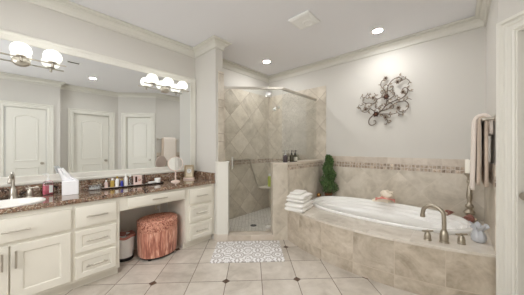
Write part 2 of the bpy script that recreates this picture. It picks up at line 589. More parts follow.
# end wall, out of frame; its glowing window is added to light the room
W0, W1, WZ0, WZ1 = 0.1, 1.9, 0.95, 2.25
bm = new()
for y0, y1, z0, z1 in ((-0.87, W0, 0, CZ), (W1, VY, 0, CZ), (W0, W1, 0, WZ0), (W0, W1, WZ1, CZ)):
    box(bm, EX - 0.12, EX, y0, y1, z0, z1)
struct('wall_end', bm, 'wall', smooth=False)
wr = sroot('fill_window_1', 'unseen window added to the end wall as fill light')
bm = new()
sweep(bm, [(W0, WZ0), (W1, WZ0), (W1, WZ1), (W0, WZ1)], [(-0.07, 0.0), (-0.07, 0.02), (0.0, 0.025), (0.05, 0.0), (0.05, -0.08), (0, -0.08), (0, 0)], 1, True, lambda x, y, h: (EX + h, x, y))
box(bm, EX - 0.07, EX - 0.03, (W0 + W1) / 2 - 0.02, (W0 + W1) / 2 + 0.02, WZ0, WZ1)
obj('fill_window_frame', bm, 'trim', wr)
obj('fill_window_pane', box(new(), EX - 0.08, EX - 0.07, W0 + 0.05, W1 - 0.05, WZ0 + 0.05, WZ1 - 0.05), 'fill_pane', wr, smooth=False)

# stub wall and low wall at the vanity's end
SX0, SX1, SY = 1.78, 1.90, 2.48
struct('wall_stub', box(new(), SX0, SX1, SY, VY, 0, CZ), 'wall', smooth=False)
struct('wall_low', prism(new(), [(SX0, SY), (SX0, 2.44), (1.883, 2.337), (2.0, 2.454), (1.974, SY)], 0, 1.06), 'trim', smooth=False)
struct('trim_2', prism(new(), [(SX0 - 0.006, SY), (SX0 - 0.006, 2.436), (1.882, 2.326), (2.012, 2.456), (1.985, 2.484), (SX1, 2.484), (SX1, SY)], 1.06, 1.075), 'trim', smooth=False)
bm = new()
sweep(bm, [(SX0, 2.50), (SX0, 2.44), (1.883, 2.337)], [(0, 0), (0.014, 0), (0.014, 0.075), (0.008, 0.09), (0, 0.09)], -1, False, lambda x, y, h: (x, y, h))
struct('baseboard_low', bm, 'smooth_tile')

# crown moulding round the whole room
room = [(EX, VY), (SX0, VY), (SX0, SY), (SX1, SY), (SX1, VY), (UX, VY), (UX, RY), (A0.x, RY), (BX1, BY), (JX, BY), (JX, AY), (EX, AY)]
cp = [(0, CZ), (0, CZ - 0.115), (0.017, CZ - 0.115), (0.018, CZ - 0.102), (0.008, CZ - 0.097), (0.011, CZ - 0.088), (0.026, CZ - 0.062), (0.052, CZ - 0.045),
      (0.062, CZ - 0.045), (0.063, CZ - 0.036), (0.054, CZ - 0.031), (0.076, CZ - 0.022), (0.092, CZ - 0.020), (0.092, CZ - 0.006), (0.084, CZ - 0.004), (0.084, CZ)]
bm = sweep(new(), room, cp, -1, True, lambda x, y, h: (x, y, h))
struct('trim_1', bm, 'crown', label='white crown moulding round the ceiling', angle=25)

# ------------------------------------------------------------------ shower
TH = 0.012
PY = 1.76           # tub side of the pony wall
PYB = 1.96
TILE_TOP = 2.33
struct('trim_3', box(new(), UX - TH, UX, 1.70, VY - TH, 0, TILE_TOP), 'shower_back_tile', label='diamond tile on the shower back wall', smooth=False)
struct('trim_4', box(new(), SX1, UX - TH, VY - TH, VY, 0, TILE_TOP), 'shower_side_tile', label='diamond tile on the shower side wall', smooth=False)
bm = box(new(), SX1, SX1 + TH, SY, VY - TH, 0.0, TILE_TOP)
box(bm, SX0 + 0.045, SX1 + TH, SY - TH, SY, 1.075, TILE_TOP)
struct('trim_5', bm, 'shower_back_tile', label='tile on the end of the stub wall', smooth=False)

def border(name, p, q, nrm, z0, z1, mat='mosaic', depth=0.006):
    """A flat tile strip on a wall, UVs run along it."""
    p, q, n = Vector(p), Vector(q), Vector(nrm)
    return struct(name, prism(new(), [tuple(p), tuple(q), tuple(q + n * depth), tuple(p + n * depth)], z0, z1), mat, smooth=False)

MZ0, MZ1 = 0.957, 1.042
border('trim_6', (UX - TH, PYB), (UX - TH, VY - TH), (-1, 0), MZ0, MZ1)
border('trim_7', (SX1, VY - TH), (UX - TH, VY - TH), (0, -1), MZ0, MZ1)

struct('shower_floor', prism(new(), [(2.0, 2.47), (2.50, 1.97), (UX - TH, 1.97), (UX - TH, VY - TH), (SX1 + TH, VY - TH), (SX1 + TH, SY)], 0.0, 0.012), 'shower_floor', smooth=False)
struct('shower_curb', prism(new(), [(1.884, 2.337), (2.318, 1.903), (2.424, 2.009), (2.0, 2.453)], 0, 0.07), 'smooth_tile', smooth=False)
pony = [(2.318, 1.902), (2.46, PY), (UX - TH, PY), (UX - TH, PYB), (2.512, PYB), (2.432, 2.042)]
struct('wall_pony', prism(new(), pony, 0, 1.04, u0=0.1), 'pony_tile', label='tiled half wall between the shower and the tub', smooth=False)
def grow(pts, d):
    c = Vector((sum(p[0] for p in pts) / len(pts), sum(p[1] for p in pts) / len(pts)))
    out = []; n = len(pts)
    for i in range(n):
        a, b, e = Vector(pts[i - 1]), Vector(pts[i]), Vector(pts[(i + 1) % n])
        n1 = Vector(((b - a).y, -(b - a).x)).normalized(); n2 = Vector(((e - b).y, -(e - b).x)).normalized()
        m = (n1 + n2) / (1 + n1.dot(n2))
        out.append(tuple(b + m * d))
    return out
cap = grow(pony, 0.006); cap[2] = (UX - TH, cap[2][1]); cap[3] = (UX - TH, cap[3][1])
struct('trim_8', prism(new(), cap, 1.04, 1.06), 'smooth_tile', label='tile cap of the half wall', smooth=False)
border('trim_9', (2.455, PY), (UX - TH, PY), (0, -1), MZ0, MZ1 - 0.015)

# glass enclosure, header rail, hinges and handle: one thing
enc = thing('shower_enclosure', 'frameless clear glass shower enclosure with nickel header above the tiled half wall', 'shower enclosure', (0, 0, 0))
GD = Vector((0.70711, -0.70711)); GN = Vector((-0.70711, -0.70711))
G0 = Vector((SX1 + 0.006, 4.385 - SX1 - 0.006)); GC = Vector((2.50, 1.885)); GE = Vector((UX - TH - 0.002, 1.885))
def pane(name, p, q, z0, z1, mat='glass', th=0.009):
    p, q = Vector(p), Vector(q); d = (q - p).normalized(); n = Vector((-d.y, d.x)) * th / 2
    return obj(name, prism(new(), [tuple(p - n), tuple(q - n), tuple(q + n), tuple(p + n)], z0, z1), mat, enc, smooth=False)
on = lambda x: Vector((x, 4.385 - x))
HZ = 2.10
pane('side_panel', on(1.93), on(1.952), 1.078, HZ)
gdoor = pane('glass_door', on(1.957), on(2.386), 0.078, HZ - 0.006)
pane('fixed_panel', on(2.391), GC, 1.064, HZ)
pane('return_panel', GC + Vector((0.006, 0)), GE, 1.064, HZ)
bm = new()
hp = [(-0.014, HZ), (-0.014, HZ + 0.03), (0.014, HZ + 0.03), (0.014, HZ)]
sweep(bm, [tuple(on(1.918)), tuple(GC), tuple(GE)], hp, 1, False, lambda x, y, h: (x, y, h))
obj('header_rail', bm, 'nickel', enc)
fr = lambda x, z: Matrix.Translation((x, 4.385 - x, z)) @ Matrix.Rotation(-PI / 4, 4, 'Z')
for z in (HZ - 0.075, 0.125):
    obj('hinge', box(new(), -0.075, 0.012, -0.012, 0.012, -0.04, 0.04, 0.004, 2, fr(2.386, z)), 'chrome', enc)
bm = new()
for s in (-1, 1):
    q = [fr(2.0, 1.0) @ Vector((0, s * 0.006, 0.0)), fr(2.0, 1.0) @ Vector((0, s * 0.05, 0.0)), fr(2.0, 1.0) @ Vector((0, s * 0.05, 0.11)), fr(2.0, 1.0) @ Vector((0, s * 0.006, 0.11))]
    tube(bm, [q[0], q[1]], 0.007); tube(bm, [q[3], q[2]], 0.007)
    tube(bm, [q[1] + Vector((0, 0, -0.03)), q[2] + Vector((0, 0, 0.03))], 0.009, 10)
obj('pull_handle', bm, 'chrome', enc)

# shower fittings
t = thing('grab_bar', 'chrome bar on the shower side wall behind the glass door', 'grab bar', (2.72, VY - TH, 1.05))
obj('bar', tube(new(), [(-0.19, -0.045, 0), (0.19, -0.045, 0)], 0.011, 12), 'nickel', t)
for s in (-1, 1):
    obj('bar_mount', lathe(new(), [(0.028, 0), (0.028, 0.006), (0.012, 0.012), (0.012, 0.045)], 16, Matrix.Translation((s * 0.17, 0, 0)) @ Matrix.Rotation(PI / 2, 4, 'X')), 'nickel', t)
t = thing('hand_shower', 'chrome shower head on an arm high on the shower back wall', 'shower head', (UX - TH, 2.72, 2.03))
obj('arm', tube(new(), catmull([(0, 0, 0.05), (-0.06, 0, 0.07), (-0.12, 0, 0.045)], 6), 0.009, 10), 'chrome', t)
obj('flange', lathe(new(), [(0.03, 0), (0.028, 0.008), (0.012, 0.014)], 18, Matrix.Translation((0, 0, 0.05)) @ Matrix.Rotation(-PI / 2, 4, 'Y')), 'chrome', t)
obj('shower_head', lathe(new(), [(0.0, 0.055), (0.014, 0.05), (0.018, 0.02), (0.036, -0.015), (0.038, -0.028), (0.0, -0.03)], 20, Matrix.Translation((-0.125, 0, 0.0)) @ Matrix.Rotation(0.5, 4, 'Y')), 'white', t)
hose = obj('shower_hose', tube(new(), catmull([(2.93, 2.972, 1.02), (2.96, 2.968, 0.92), (3.03, 2.966, 0.75), (3.10, 2.966, 0.58), (3.16, 2.968, 0.5), (3.20, 2.974, 0.52)], 8), 0.008, 8), 'nickel')
tag(hose, 'thin metal shower hose hanging from the end of the chrome bar', 'shower hose')
sh = new()
pts = [(UX - TH, VY - TH), (UX - TH, VY - TH - 0.30)] + [(UX - TH - 0.32 * math.sin(PI / 2 * k / 8), VY - TH - 0.30 * math.cos(PI / 2 * k / 8)) for k in range(1, 9)]
prism(sh, pts, 0.462, 0.482)
tag(obj('corner_shelf', sh, 'deck_tile'), 'pale stone corner shelf low in the shower', 'shelf')
t = thing('shampoo_bottle', 'yellow-green shampoo bottle with white cap on the shower corner shelf', 'bottle', (3.37, 2.86, 0.482))
M['lime'] = plain('lime_plastic', rgb(176, 190, 78), 0.3, var=0.08)
obj('bottle', lathe(new(), [(0.034, 0), (0.038, 0.01), (0.038, 0.17), (0.03, 0.2), (0.018, 0.21)], 20), 'lime', t)
obj('cap', lathe(new(), [(0.02, 0.21), (0.021, 0.215), (0.021, 0.255), (0.0, 0.258)], 16), 'white', t)
t = obj('shower_drain', lathe(new(), [(0.05, 0.0), (0.05, 0.004), (0.042, 0.006), (0, 0.006)], 24), 'black', None, (2.51, 2.47, 0.012))
tag(t, 'round dark drain grate in the shower floor', 'drain')

# ------------------------------------------------------------------ tub surround
N = 40
ax0, ax1 = PY - 0.0, RY
arc = []
chord, sag = (PY - RY), 0.212
R = (chord * chord / 4 + sag * sag) / (2 * sag)
AX = 2.46
for k in range(N + 1):
    y = PY + (RY - PY) * k / N
    yc = y - (PY + RY) / 2
    arc.append((AX - (math.sqrt(R * R - yc * yc) - (R - sag)), y))
def shift(pts, d):
    return [(x - d, y) for x, y in pts]
TCX, TCY, TA, TB, TN = 3.012, 0.77, 0.402, 0.88, 2.5
foot = arc + [(UX - TH, RY + 0.0), (UX - TH, PY)]
holea = selli(TCX, TCY, TA - 0.03, TB - 0.03, 0, TN)
# the curved apron below, as a hollow wall
ap = new(); uv = ap.loops.layers.uv.verify()
inner = [(x + 0.06, y) for x, y in arc]
def strip(loop, z0, z1, close=False):
    u = 0
    for i in range(len(loop) - 1):
        p, q = loop[i], loop[i + 1]; L = math.dist(p, q)
        f = ap.faces.new([ap.verts.new((*p, z0)), ap.verts.new((*q, z0)), ap.verts.new((*q, z1)), ap.verts.new((*p, z1))])
        for lp, c in zip(f.loops, ((u, z0), (u + L, z0), (u + L, z1), (u, z1))): lp[uv].uv = c
        u += L
strip(arc + inner[::-1] + [arc[0]], 0, TUBZ - 0.022)
bmesh.ops.remove_doubles(ap, verts=ap.verts[:], dist=1e-5)
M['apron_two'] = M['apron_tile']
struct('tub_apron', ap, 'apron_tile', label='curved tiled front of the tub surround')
dk = new()
plate_with_hole(dk, shift(arc, 0.008) + [(UX - TH, RY), (UX - TH, PY)], holea, TUBZ - 0.022, TUBZ)
struct('tub_deck', dk, 'deck_tile', label='tiled deck round the tub')

# tile on the walls round the tub
RT0, RT1 = 1.048, 1.13
struct('trim_10', box(new(), UX - TH, UX, RY + TH, 1.70, TUBZ, MZ0), 'tub_wall_tile', label='diamond tile behind the tub', smooth=False)
border('trim_11', (UX, RY + TH), (UX, 1.70), (-1, 0), MZ0, RT0, 'mosaic', TH + 0.003)
border('trim_12', (UX, RY + TH), (UX, 1.70), (-1, 0), RT0, RT1, 'cap_tile', TH + 0.001)
struct('trim_13', box(new(), A0.x + 0.02, UX, RY, RY + TH, TUBZ, MZ0), 'right_wall_tile', label='tile on the wall at the foot of the tub', smooth=False)
border('trim_14', (A0.x + 0.02, RY), (UX - TH - 0.003, RY), (0, 1), MZ0, RT0, 'mosaic', TH + 0.003)
border('trim_15', (A0.x + 0.02, RY), (UX - TH - 0.003, RY), (0, 1), RT0, RT1, 'cap_tile', TH + 0.001)

# ------------------------------------------------------------------ bathtub
tub = thing('bathtub', 'white oval drop-in bathtub set in the tiled deck', 'bathtub', (TCX, TCY, TUBZ))
LIP = 0.028
def E(da, dz, lean=1.0):
    """Rim ring; the back of the rim stands a little higher than the front."""
    return [(x, y, z + 0.045 * lean * (0.5 + 0.5 * x / TA)) for x, y, z in selli(0, 0, TA - da, TB - da, dz, TN)]
rings = [E(0.004, 0.001, 0), E(0.0, 0.012, 0.5), E(0.001, LIP - 0.008), E(0.007, LIP - 0.001), E(0.016, LIP), E(0.042, LIP - 0.001), E(0.050, LIP - 0.006),
         E(0.053, LIP - 0.018), E(0.056, LIP - 0.030), E(0.062, LIP - 0.035), E(0.084, LIP - 0.036), E(0.090, LIP - 0.042), E(0.093, LIP - 0.065),
         E(0.099, LIP - 0.070), E(0.120, LIP - 0.071), E(0.126, LIP - 0.078), E(0.129, LIP - 0.10), E(0.135, LIP - 0.105), E(0.150, LIP - 0.107), E(0.155, LIP - 0.115), E(0.165, LIP - 0.22), E(0.185, LIP - 0.34), E(0.215, LIP - 0.38), E(0.25, LIP - 0.39)]
def rim_z(x, y=None):
    return TUBZ + LIP + 0.045 * (0.5 + 0.5 * (x - TCX) / TA)
bm = loft(new(), rings, False, True)
shell = obj('tub_shell', bm, 'acrylic', tub, angle=60)
obj('overflow', lathe(new(), [(0.035, 0), (0.034, 0.008), (0.0, 0.012)], 20, Matrix.Translation((0.0, -TB + 0.152, -0.15)) @ Matrix.Rotation(-PI / 2 - 0.25, 4, 'X')), 'nickel', tub)

# ------------------------------------------------------------------ vanity
FY = 2.51; CT = 0.82; CB = 0.78
def pull(parent, cx, z, y, L=0.15, vert=False, name='bar_pull'):
    bm = new()
    if vert:
        tube(bm, [(cx, y - 0.028, z - L / 2), (cx, y - 0.028, z + L / 2)], 0.0068, 10)
        for s in (-1, 1): tube(bm, [(cx, y, z + s * L * 0.36), (cx, y - 0.028, z + s * L * 0.36)], 0.0045, 8)
    else:
        tube(bm, [(cx - L / 2, y - 0.028, z), (cx + L / 2, y - 0.028, z)], 0.0068, 10)
        for s in (-1, 1): tube(bm, [(cx + s * L * 0.36, y, z), (cx + s * L * 0.36, y - 0.028, z)], 0.0045, 8)
    return obj(name, bm, 'nickel', parent)

def front(name, parent, x0, x1, z0, z1, rail=0.0, y=FY, th=0.024):
    """A cabinet front; with rail > 0 a recessed panel behind a bead."""
    bm = new()
    if rail <= 0:
        box(bm, x0, x1, y - th, y, z0, z1, 0.004, 2)
    else:
        pr = [(0, 0.0), (0, th - 0.004), (0.004, th), (rail, th), (rail + 0.006, th - 0.004), (rail + 0.010, th - 0.010), (rail + 0.010, 0.0)]
        sweep(bm, [(x0, z0), (x1, z0), (x1, z1), (x0, z1)], pr, 1, True, lambda x, q, h: (x, y - h, q))
        r = rail + 0.009
        box(bm, x0 + r, x1 - r, y - th + 0.009, y, z0 + r, z1 - r)
    return obj(name, bm, 'cream', parent)

def carcass(parent, x0, x1, z0=0.08, z1=CB):
    bm = box(new(), x0, x1, FY, VY - 0.002, z0, z1)
    box(bm, x0, x1, FY + 0.06, VY - 0.002, 0, z0)
    return obj('cabinet_body', bm, 'cream', parent, smooth=False)

def sink_carcass(parent, x0, x1):
    """Open-topped box so that the basin has room."""
    bm = box(new(), x0, x1, FY, FY + 0.02, 0.08, CB)
    box(bm, x0, x0 + 0.018, FY + 0.02, VY - 0.002, 0.08, CB); box(bm, x1 - 0.018, x1, FY + 0.02, VY - 0.002, 0.08, CB)
    box(bm, x0 + 0.018, x1 - 0.018, FY + 0.02, VY - 0.002, 0.08, 0.10); box(bm, x0, x1, FY + 0.06, VY - 0.002, 0, 0.08)
    return obj('cabinet_body', bm, 'cream', parent, smooth=False)

cab = thing('vanity_cabinet', 'cream sink base cabinet with two panelled doors at the left of the vanity', 'cabinet', (0, 0, 0))
sink_carcass(cab, -0.45, 0.296)
d = front('drawer_front', cab, -0.415, 0.283, 0.562, 0.735)
pull(d, -0.03, 0.645, FY - 0.024, 0.15)
d = front('door', cab, -0.415, -0.069, 0.110, 0.533, 0.062); pull(d, -0.10, 0.43, FY - 0.024, 0.13, True)
d = front('door', cab, -0.061, 0.283, 0.110, 0.533, 0.062); pull(d, -0.032, 0.43, FY - 0.024, 0.13, True)

def drawer_stack(x0, x1, a, b, label):
    c = thing('drawer_cabinet', label, 'cabinet', (0, 0, 0))
    carcass(c, x0, x1)
    mid = (a + b) / 2
    for z0, z1, r in ((0.562, 0.742, 0.0), (0.335, 0.530, 0.042), (0.108, 0.303, 0.042)):
        q = front('drawer', c, a, b, z0, z1, r)
        pull(q, mid, (z0 + z1) / 2, FY - (0.024 if r == 0 else 0.015), 0.16)
    return c
drawer_stack(0.297, 0.650, 0.312, 0.618, 'cream three-drawer cabinet left of the vanity knee space')
drawer_stack(1.354, 1.777, 1.400, 1.728, 'cream three-drawer cabinet right of the knee space against the stub wall')
kn = thing('knee_drawer', 'long shallow cream drawer over the vanity knee space', 'drawer', (0, 0, 0))
obj('apron', box(new(), 0.651, 1.353, FY, VY - 0.002, 0.635, CB), 'cream', kn, smooth=False)
q = front('drawer', kn, 0.722, 1.335, 0.655, 0.755); pull(q, 1.03, 0.705, FY - 0.024, 0.16)

CX0, CX1 = -0.47, 1.778

SCX, SCY, SA, SB = -0.09, 2.675, 0.215, 0.15
holes = selli(SCX, SCY, SA, SB, 0, 2.0, 48)
bm = new()
plate_with_hole(bm, [(CX0, 2.482), (CX1, 2.482), (CX1, 2.999), (CX0, 2.999)], holes, CB, CT)
bmesh.ops.bevel(bm, geom=[e for e in bm.edges if all(abs(v.co.y - 2.482) < 1e-4 for v in e.verts) and abs(e.verts[0].co.z - e.verts[1].co.z) < 1e-4],
                offset=0.012, segments=3, affect='EDGES', profile=0.5)
tag(obj('vanity_countertop', bm, 'granite'), 'polished dark brown granite vanity countertop', 'countertop')
tag(obj('backsplash', box(new(), CX0, CX1, 2.979, 2.999, CT + 0.0003, 0.92, 0.002, 1), 'granite'), 'low dark granite backsplash along the wall under the mirror', 'backsplash')
tag(obj('side_splash', box(new(), CX1 - 0.02, CX1, 2.492, 2.978, CT + 0.0003, 0.92, 0.002, 1), 'granite'), 'short dark granite side splash against the stub wall', 'backsplash')
sk = thing('sink', 'white oval drop-in basin at the left of the granite counter', 'sink', (SCX, SCY, CT))
r = lambda da, z: selli(0, 0, SA - da, SB - da, z, 2.0, 48)
bm = loft(new(), [r(-0.014, 0.0005), r(-0.013, 0.007), r(-0.006, 0.011), r(0.004, 0.008), r(0.010, -0.01), r(0.022, -0.05), r(0.05, -0.105), r(0.09, -0.135), r(0.125, -0.142)], False, True)
obj('basin', bm, 'porcelain', sk, angle=60)
obj('drain', lathe(new(), [(0.022, -0.139), (0.02, -0.136), (0, -0.137)], 16), 'chrome', sk)

# ------------------------------------------------------------------ mirror over the vanity
MX0, MX1, MB, MT_ = -0.47, 1.776, 0.922, 2.31
mr = thing('vanity_mirror', 'wide wall mirror in a white moulded frame above the vanity', 'mirror', (0, 0, 0))
obj('mirror_glass', box(new(), MX0 + 0.03, MX1 - 0.03, 2.986, 2.994, MB + 0.03, MT_ - 0.03), 'mirror', mr, smooth=False)
fp = [(0, 0.001), (0, 0.024), (0.010, 0.030), (0.026, 0.030), (0.034, 0.024), (0.060, 0.020), (0.074, 0.024), (0.082, 0.022), (0.086, 0.0135), (0.028, 0.0065)]
bm = sweep(new(), [(MX0, MB), (MX1, MB), (MX1, MT_), (MX0, MT_)], fp, 1, True, lambda x, z, h: (x, VY - h, z))
obj('frame', bm, 'trim', mr, angle=25)

# ------------------------------------------------------------------ vanity lights
def vanity_light(x, label):
    t = thing('vanity_light', label, 'light fixture', (x, 2.985, 2.06), group='vanity lights on the mirror')
    rx = Matrix.Rotation(PI / 2, 4, 'X')
    obj('backplate', lathe(new(), [(0.062, 0.0), (0.062, 0.006), (0.05, 0.018), (0.02, 0.024), (0.0, 0.026)], 28, rx, sy=0.75), 'nickel', t)
    a = new()
    tube(a, catmull([(0, -0.02, 0), (0, -0.06, -0.004), (0, -0.09, 0.0), (0, -0.10, 0.012)], 5), 0.009, 10)
    obj('arm', a, 'nickel', t)
    b = new()
    tube(b, [(-0.30, -0.10, 0.012), (0.30, -0.10, 0.012)], 0.007, 10)
    obj('crossbar', b, 'nickel', t)
    for s in (-1, 0, 1):
        c = Matrix.Translation((s * 0.203, -0.10, 0.012))
        obj('shade_cup', lathe(new(), [(0.007, -0.035), (0.012, -0.03), (0.010, -0.005), (0.012, 0.0), (0.033, 0.0115), (0.030, 0.0118), (0.0, 0.010)], 20, c), 'nickel', t)
        g = obj('glass_shade', lathe(new(), [(0.0, 0.012), (0.036, 0.014), (0.058, 0.026), (0.069, 0.048), (0.070, 0.070), (0.062, 0.098), (0.044, 0.118), (0.022, 0.127), (0.0, 0.129)], 28, c, cap=False), 'globe', t)
    return t
vanity_light(-0.008, 'three-globe nickel vanity light over the sink')
vanity_light(1.31, 'three-globe nickel vanity light near the stub wall')

# ------------------------------------------------------------------ ceiling fixtures
def downlight(x, y, label):
    t = thing('recessed_light', label, 'ceiling light', (x, y, CZ), group='recessed ceiling lights')
    obj('trim_ring', lathe(new(), [(0.052, -0.001), (0.054, -0.010), (0.072, -0.008), (0.080, -0.001)], 32, cap=False), 'white', t)
    obj('lens', lathe(new(), [(0.0, -0.006), (0.052, -0.006), (0.052, -0.002), (0.0, -0.002)], 32), 'lamp', t)
downlight(2.82, 2.46, 'recessed ceiling light above the shower')
downlight(3.02, 0.774, 'recessed ceiling light above the tub')
downlight(0.30, 1.85, 'unseen ceiling light added over the floor in front of the vanity')  # added lamp out of frame, brightens floor and vanity
downlight(-0.7, 0.9, 'unseen ceiling light added toward the end wall')  # second added lamp, also unseen, for more room light
downlight(1.01, 0.17, 'recessed ceiling light seen in the mirror')
t = thing('exhaust_fan', 'square white exhaust fan grille on the ceiling', 'exhaust fan', (2.19, 1.335, CZ))
bm = new()
loft(bm, [[(s * a, q * a, z) for s, q in ((-1, -1), (1, -1), (1, 1), (-1, 1))] for a, z in ((0.125, -0.001), (0.135, -0.012), (0.130, -0.024), (0.105, -0.034))], True, True)
obj('cover', bm, 'white', t, angle=20)
obj('fan_grille', lathe(new(), [(0.045, -0.034), (0.052, -0.040), (0.064, -0.040), (0.070, -0.034)], 28, Matrix.Translation((0.045, -0.03, 0)), cap=False), 'white', t)
t = thing('air_vent', 'small slotted air register on the ceiling, seen in the mirror', 'vent', (0.60, 1.0, CZ))
obj('vent_frame', sweep(new(), [(-0.10, -0.055), (0.10, -0.055), (0.10, 0.055), (-0.10, 0.055)], [(0, -0.001), (0, -0.008), (0.02, -0.010), (0.02, -0.001)], 1, True, lambda x, y, h: (x, y, h)), 'white', t)
M['dark_slot'] = plain('dark_grille', rgb(92, 88, 84), 0.6)
bm = new()
for k in range(5): box(bm, -0.078, 0.078, -0.036 + k * 0.018 - 0.005, -0.036 + k * 0.018 + 0.005, -0.006, -0.002)
obj('louvre', bm, 'dark_slot', t, smooth=False)

# ------------------------------------------------------------------ counter objects
def faucet():
    t = thing('sink_faucet', 'brushed nickel gooseneck faucet with lever handles behind the sink', 'faucet', (-0.055, 2.905, CT))
    bm = lathe(new(), [(0.028, 0), (0.028, 0.006), (0.024, 0.014), (0.026, 0.04), (0.022, 0.08), (0.013, 0.10)], 20)
    tube(bm, catmull([(0, 0, 0.09), (0, 0, 0.14), (0, -0.005, 0.18), (-0.008, -0.045, 0.212), (-0.016, -0.085, 0.19), (-0.02, -0.105, 0.145)], 6), 0.012, 12, 0.010)
    obj('spout', bm, 'nickel', t)
    for s in (-1, 1):
        h = lathe(new(), [(0.024, 0), (0.024, 0.006), (0.020, 0.012), (0.022, 0.035), (0.016, 0.065), (0.009, 0.075), (0.010, 0.085), (0, 0.088)], 20, Matrix.Translation((s * 0.10, 0, 0)))
        tube(h, [(s * 0.10 - 0.025 * s, 0, 0.079), (s * 0.10 + 0.055 * s, -0.012, 0.082)], 0.006, 8)
        obj('handle', h, 'nickel', t)
faucet()

M['pink'] = plain('pink_soap', rgb(236, 118, 142), 0.25, var=0.1)
t = thing('soap_dispenser', 'clear pump bottle of pink soap beside the sink', 'soap bottle', (0.165, 2.915, CT), 0.6)
obj('bottle', lathe(new(), [(0.030, 0), (0.034, 0.008), (0.034, 0.105), (0.028, 0.125), (0.012, 0.135)], 24, sx=1.35, sy=0.8), 'clear', t)
obj('liquid', lathe(new(), [(0.0285, 0.004), (0.032, 0.010), (0.032, 0.088), (0.0, 0.088)], 24, sx=1.33, sy=0.76), 'pink', t)
obj('label', box(new(), -0.012, 0.018, -0.0305, -0.0275, 0.02, 0.09), 'white', t)
bm = lathe(new(), [(0.014, 0.133), (0.014, 0.150), (0.006, 0.153), (0.005, 0.178), (0.012, 0.18), (0.012, 0.190), (0, 0.192)], 16)
tube(bm, [(0, 0, 0.185), (-0.04, -0.01, 0.183)], 0.005, 8)
obj('pump', bm, 'white', t)

t = thing('tissue_box', 'white cube tissue box with a tissue pulled up, on the granite counter', 'tissue box', (0.315, 2.80, CT), -0.15)
obj('box', box(new(), -0.060, 0.060, -0.060, 0.060, 0, 0.130, 0.003, 1), 'paper', t)
bm = new()
rows = []
for i in range(11):
    u = i / 10
    row = []
    for j in range(9):
        v = j / 8 - 0.5
        w = v * (0.118 - 0.088 * u) + 0.012 * u
        lean = -0.085 * u
        row.append((lean + w, 0.012 * math.sin(v * 11 + u * 2) * (1 - 0.4 * u) - 0.01 * u, 0.128 + (0.125 * u) * (1 - 0.45 * (v + 0.5) * (1 - u)) + 0.004 * math.sin(v * 14)))
    rows.append([bm.verts.new(p) for p in row])
for A, B in zip(rows, rows[1:]):
    for j in range(8): bm.faces.new((A[j], A[j + 1], B[j + 1], B[j]))
o = obj('tissue', bm, 'paper', t, angle=80)
o.modifiers.new('thick', 'SOLIDIFY').thickness = 0.006

t = thing('storage_box', 'small clear plastic box of cotton pads left of the long tray', 'box', (0.515, 2.865, CT), -0.05)
obj('box', box(new(), -0.055, 0.055, -0.035, 0.035, 0.0, 0.045, 0.006, 2), 'clear', t)
obj('lid', box(new(), -0.057, 0.057, -0.037, 0.037, 0.045, 0.056, 0.004, 2), 'clear', t)
bm = new()
for k in range(6): box(bm, -0.045 + k * 0.015, -0.035 + k * 0.015, -0.022, 0.022, 0.007, 0.032 + 0.004 * (k % 2), 0.002, 1)
obj('cotton_pads', bm, 'white', t)

M['trayblack'] = plain('black_lacquer', rgb(34, 28, 26), 0.22, var=0.1)
M['traytop'] = plain('pale_lacquer', rgb(226, 214, 206), 0.12, var=0.03)
TX, TY, TRZ = 0.885, 2.85, -0.075
t = thing('vanity_tray', 'long pale tray with a black rim holding bottles along the granite backsplash', 'tray', (TX, TY, CT), TRZ)
obj('tray_surface', box(new(), -0.306, 0.306, -0.071, 0.071, 0.001, 0.006, 0.0, 1), 'traytop', t)
bm = new()
sweep(bm, [(-0.31, -0.075), (0.31, -0.075), (0.31, 0.075), (-0.31, 0.075)], [(0, 0.0), (-0.006, 0.016), (-0.001, 0.017), (0.005, 0.0065), (0.004, 0.0)], 1, True, lambda x, y, h: (x, y, h))
obj('tray_rim', bm, 'trayblack', t)
def on_tray(lx, ly):
    c, s = math.cos(TRZ), math.sin(TRZ)
    return (TX + c * lx - s * ly, TY + s * lx + c * ly, CT + 0.0062)
def bottle(lx, ly, r, h, mat, capmat, label, cat='bottle', sy=1.0, neck=0.45, name='cosmetic_bottle', caph=0.22):
    t = thing(name, label, cat, on_tray(lx, ly + 0.025), random.uniform(-0.3, 0.3), group='bottles on the vanity tray')
    b = h * (1 - caph)
    obj('bottle', lathe(new(), [(r * 0.92, 0), (r, 0.004), (r, b * 0.82), (r * neck * 1.1, b * 0.97), (r * neck, b)], 20, sy=sy), mat, t)
    obj('cap', lathe(new(), [(r * neck * 1.15, b), (r * neck * 1.15, h - 0.002), (r * neck * 0.9, h), (0, h)], 16, sy=sy), capmat, t)
M['gold'] = plain('gold_liquid', rgb(186, 158, 74), 0.2, var=0.1)
M['blue'] = plain('cobalt_plastic', rgb(46, 54, 150), 0.3, var=0.05)
M['amber'] = plain('dark_amber_glass', rgb(64, 34, 24), 0.15, var=0.1)
M['rosebox'] = plain('pale_pink_card', rgb(222, 200, 194), 0.5, var=0.03)
M['cream_plastic'] = plain('cream_plastic', rgb(232, 222, 200), 0.4)
bottle(-0.265, -0.005, 0.017, 0.085, 'rosebox', 'white', 'slim pale pink bottle at the left end of the tray')
bottle(-0.205, 0.02, 0.02, 0.095, 'gold', 'white', 'squat gold perfume bottle second from the left on the tray')
bottle(-0.160, 0.01, 0.019, 0.115, 'white', 'gold', 'white bottle with a gold cap left of the blue bottle')
bottle(-0.118, -0.012, 0.014, 0.085, 'blue', 'gold', 'small cobalt blue bottle with a gold cap on the tray')
bottle(-0.075, 0.012, 0.021, 0.135, 'white', 'white', 'tall white bottle just right of the cobalt blue bottle')
bottle(-0.032, 0.0, 0.017, 0.125, 'clear', 'white', 'clear bottle with a white cap beside the pale pink box')
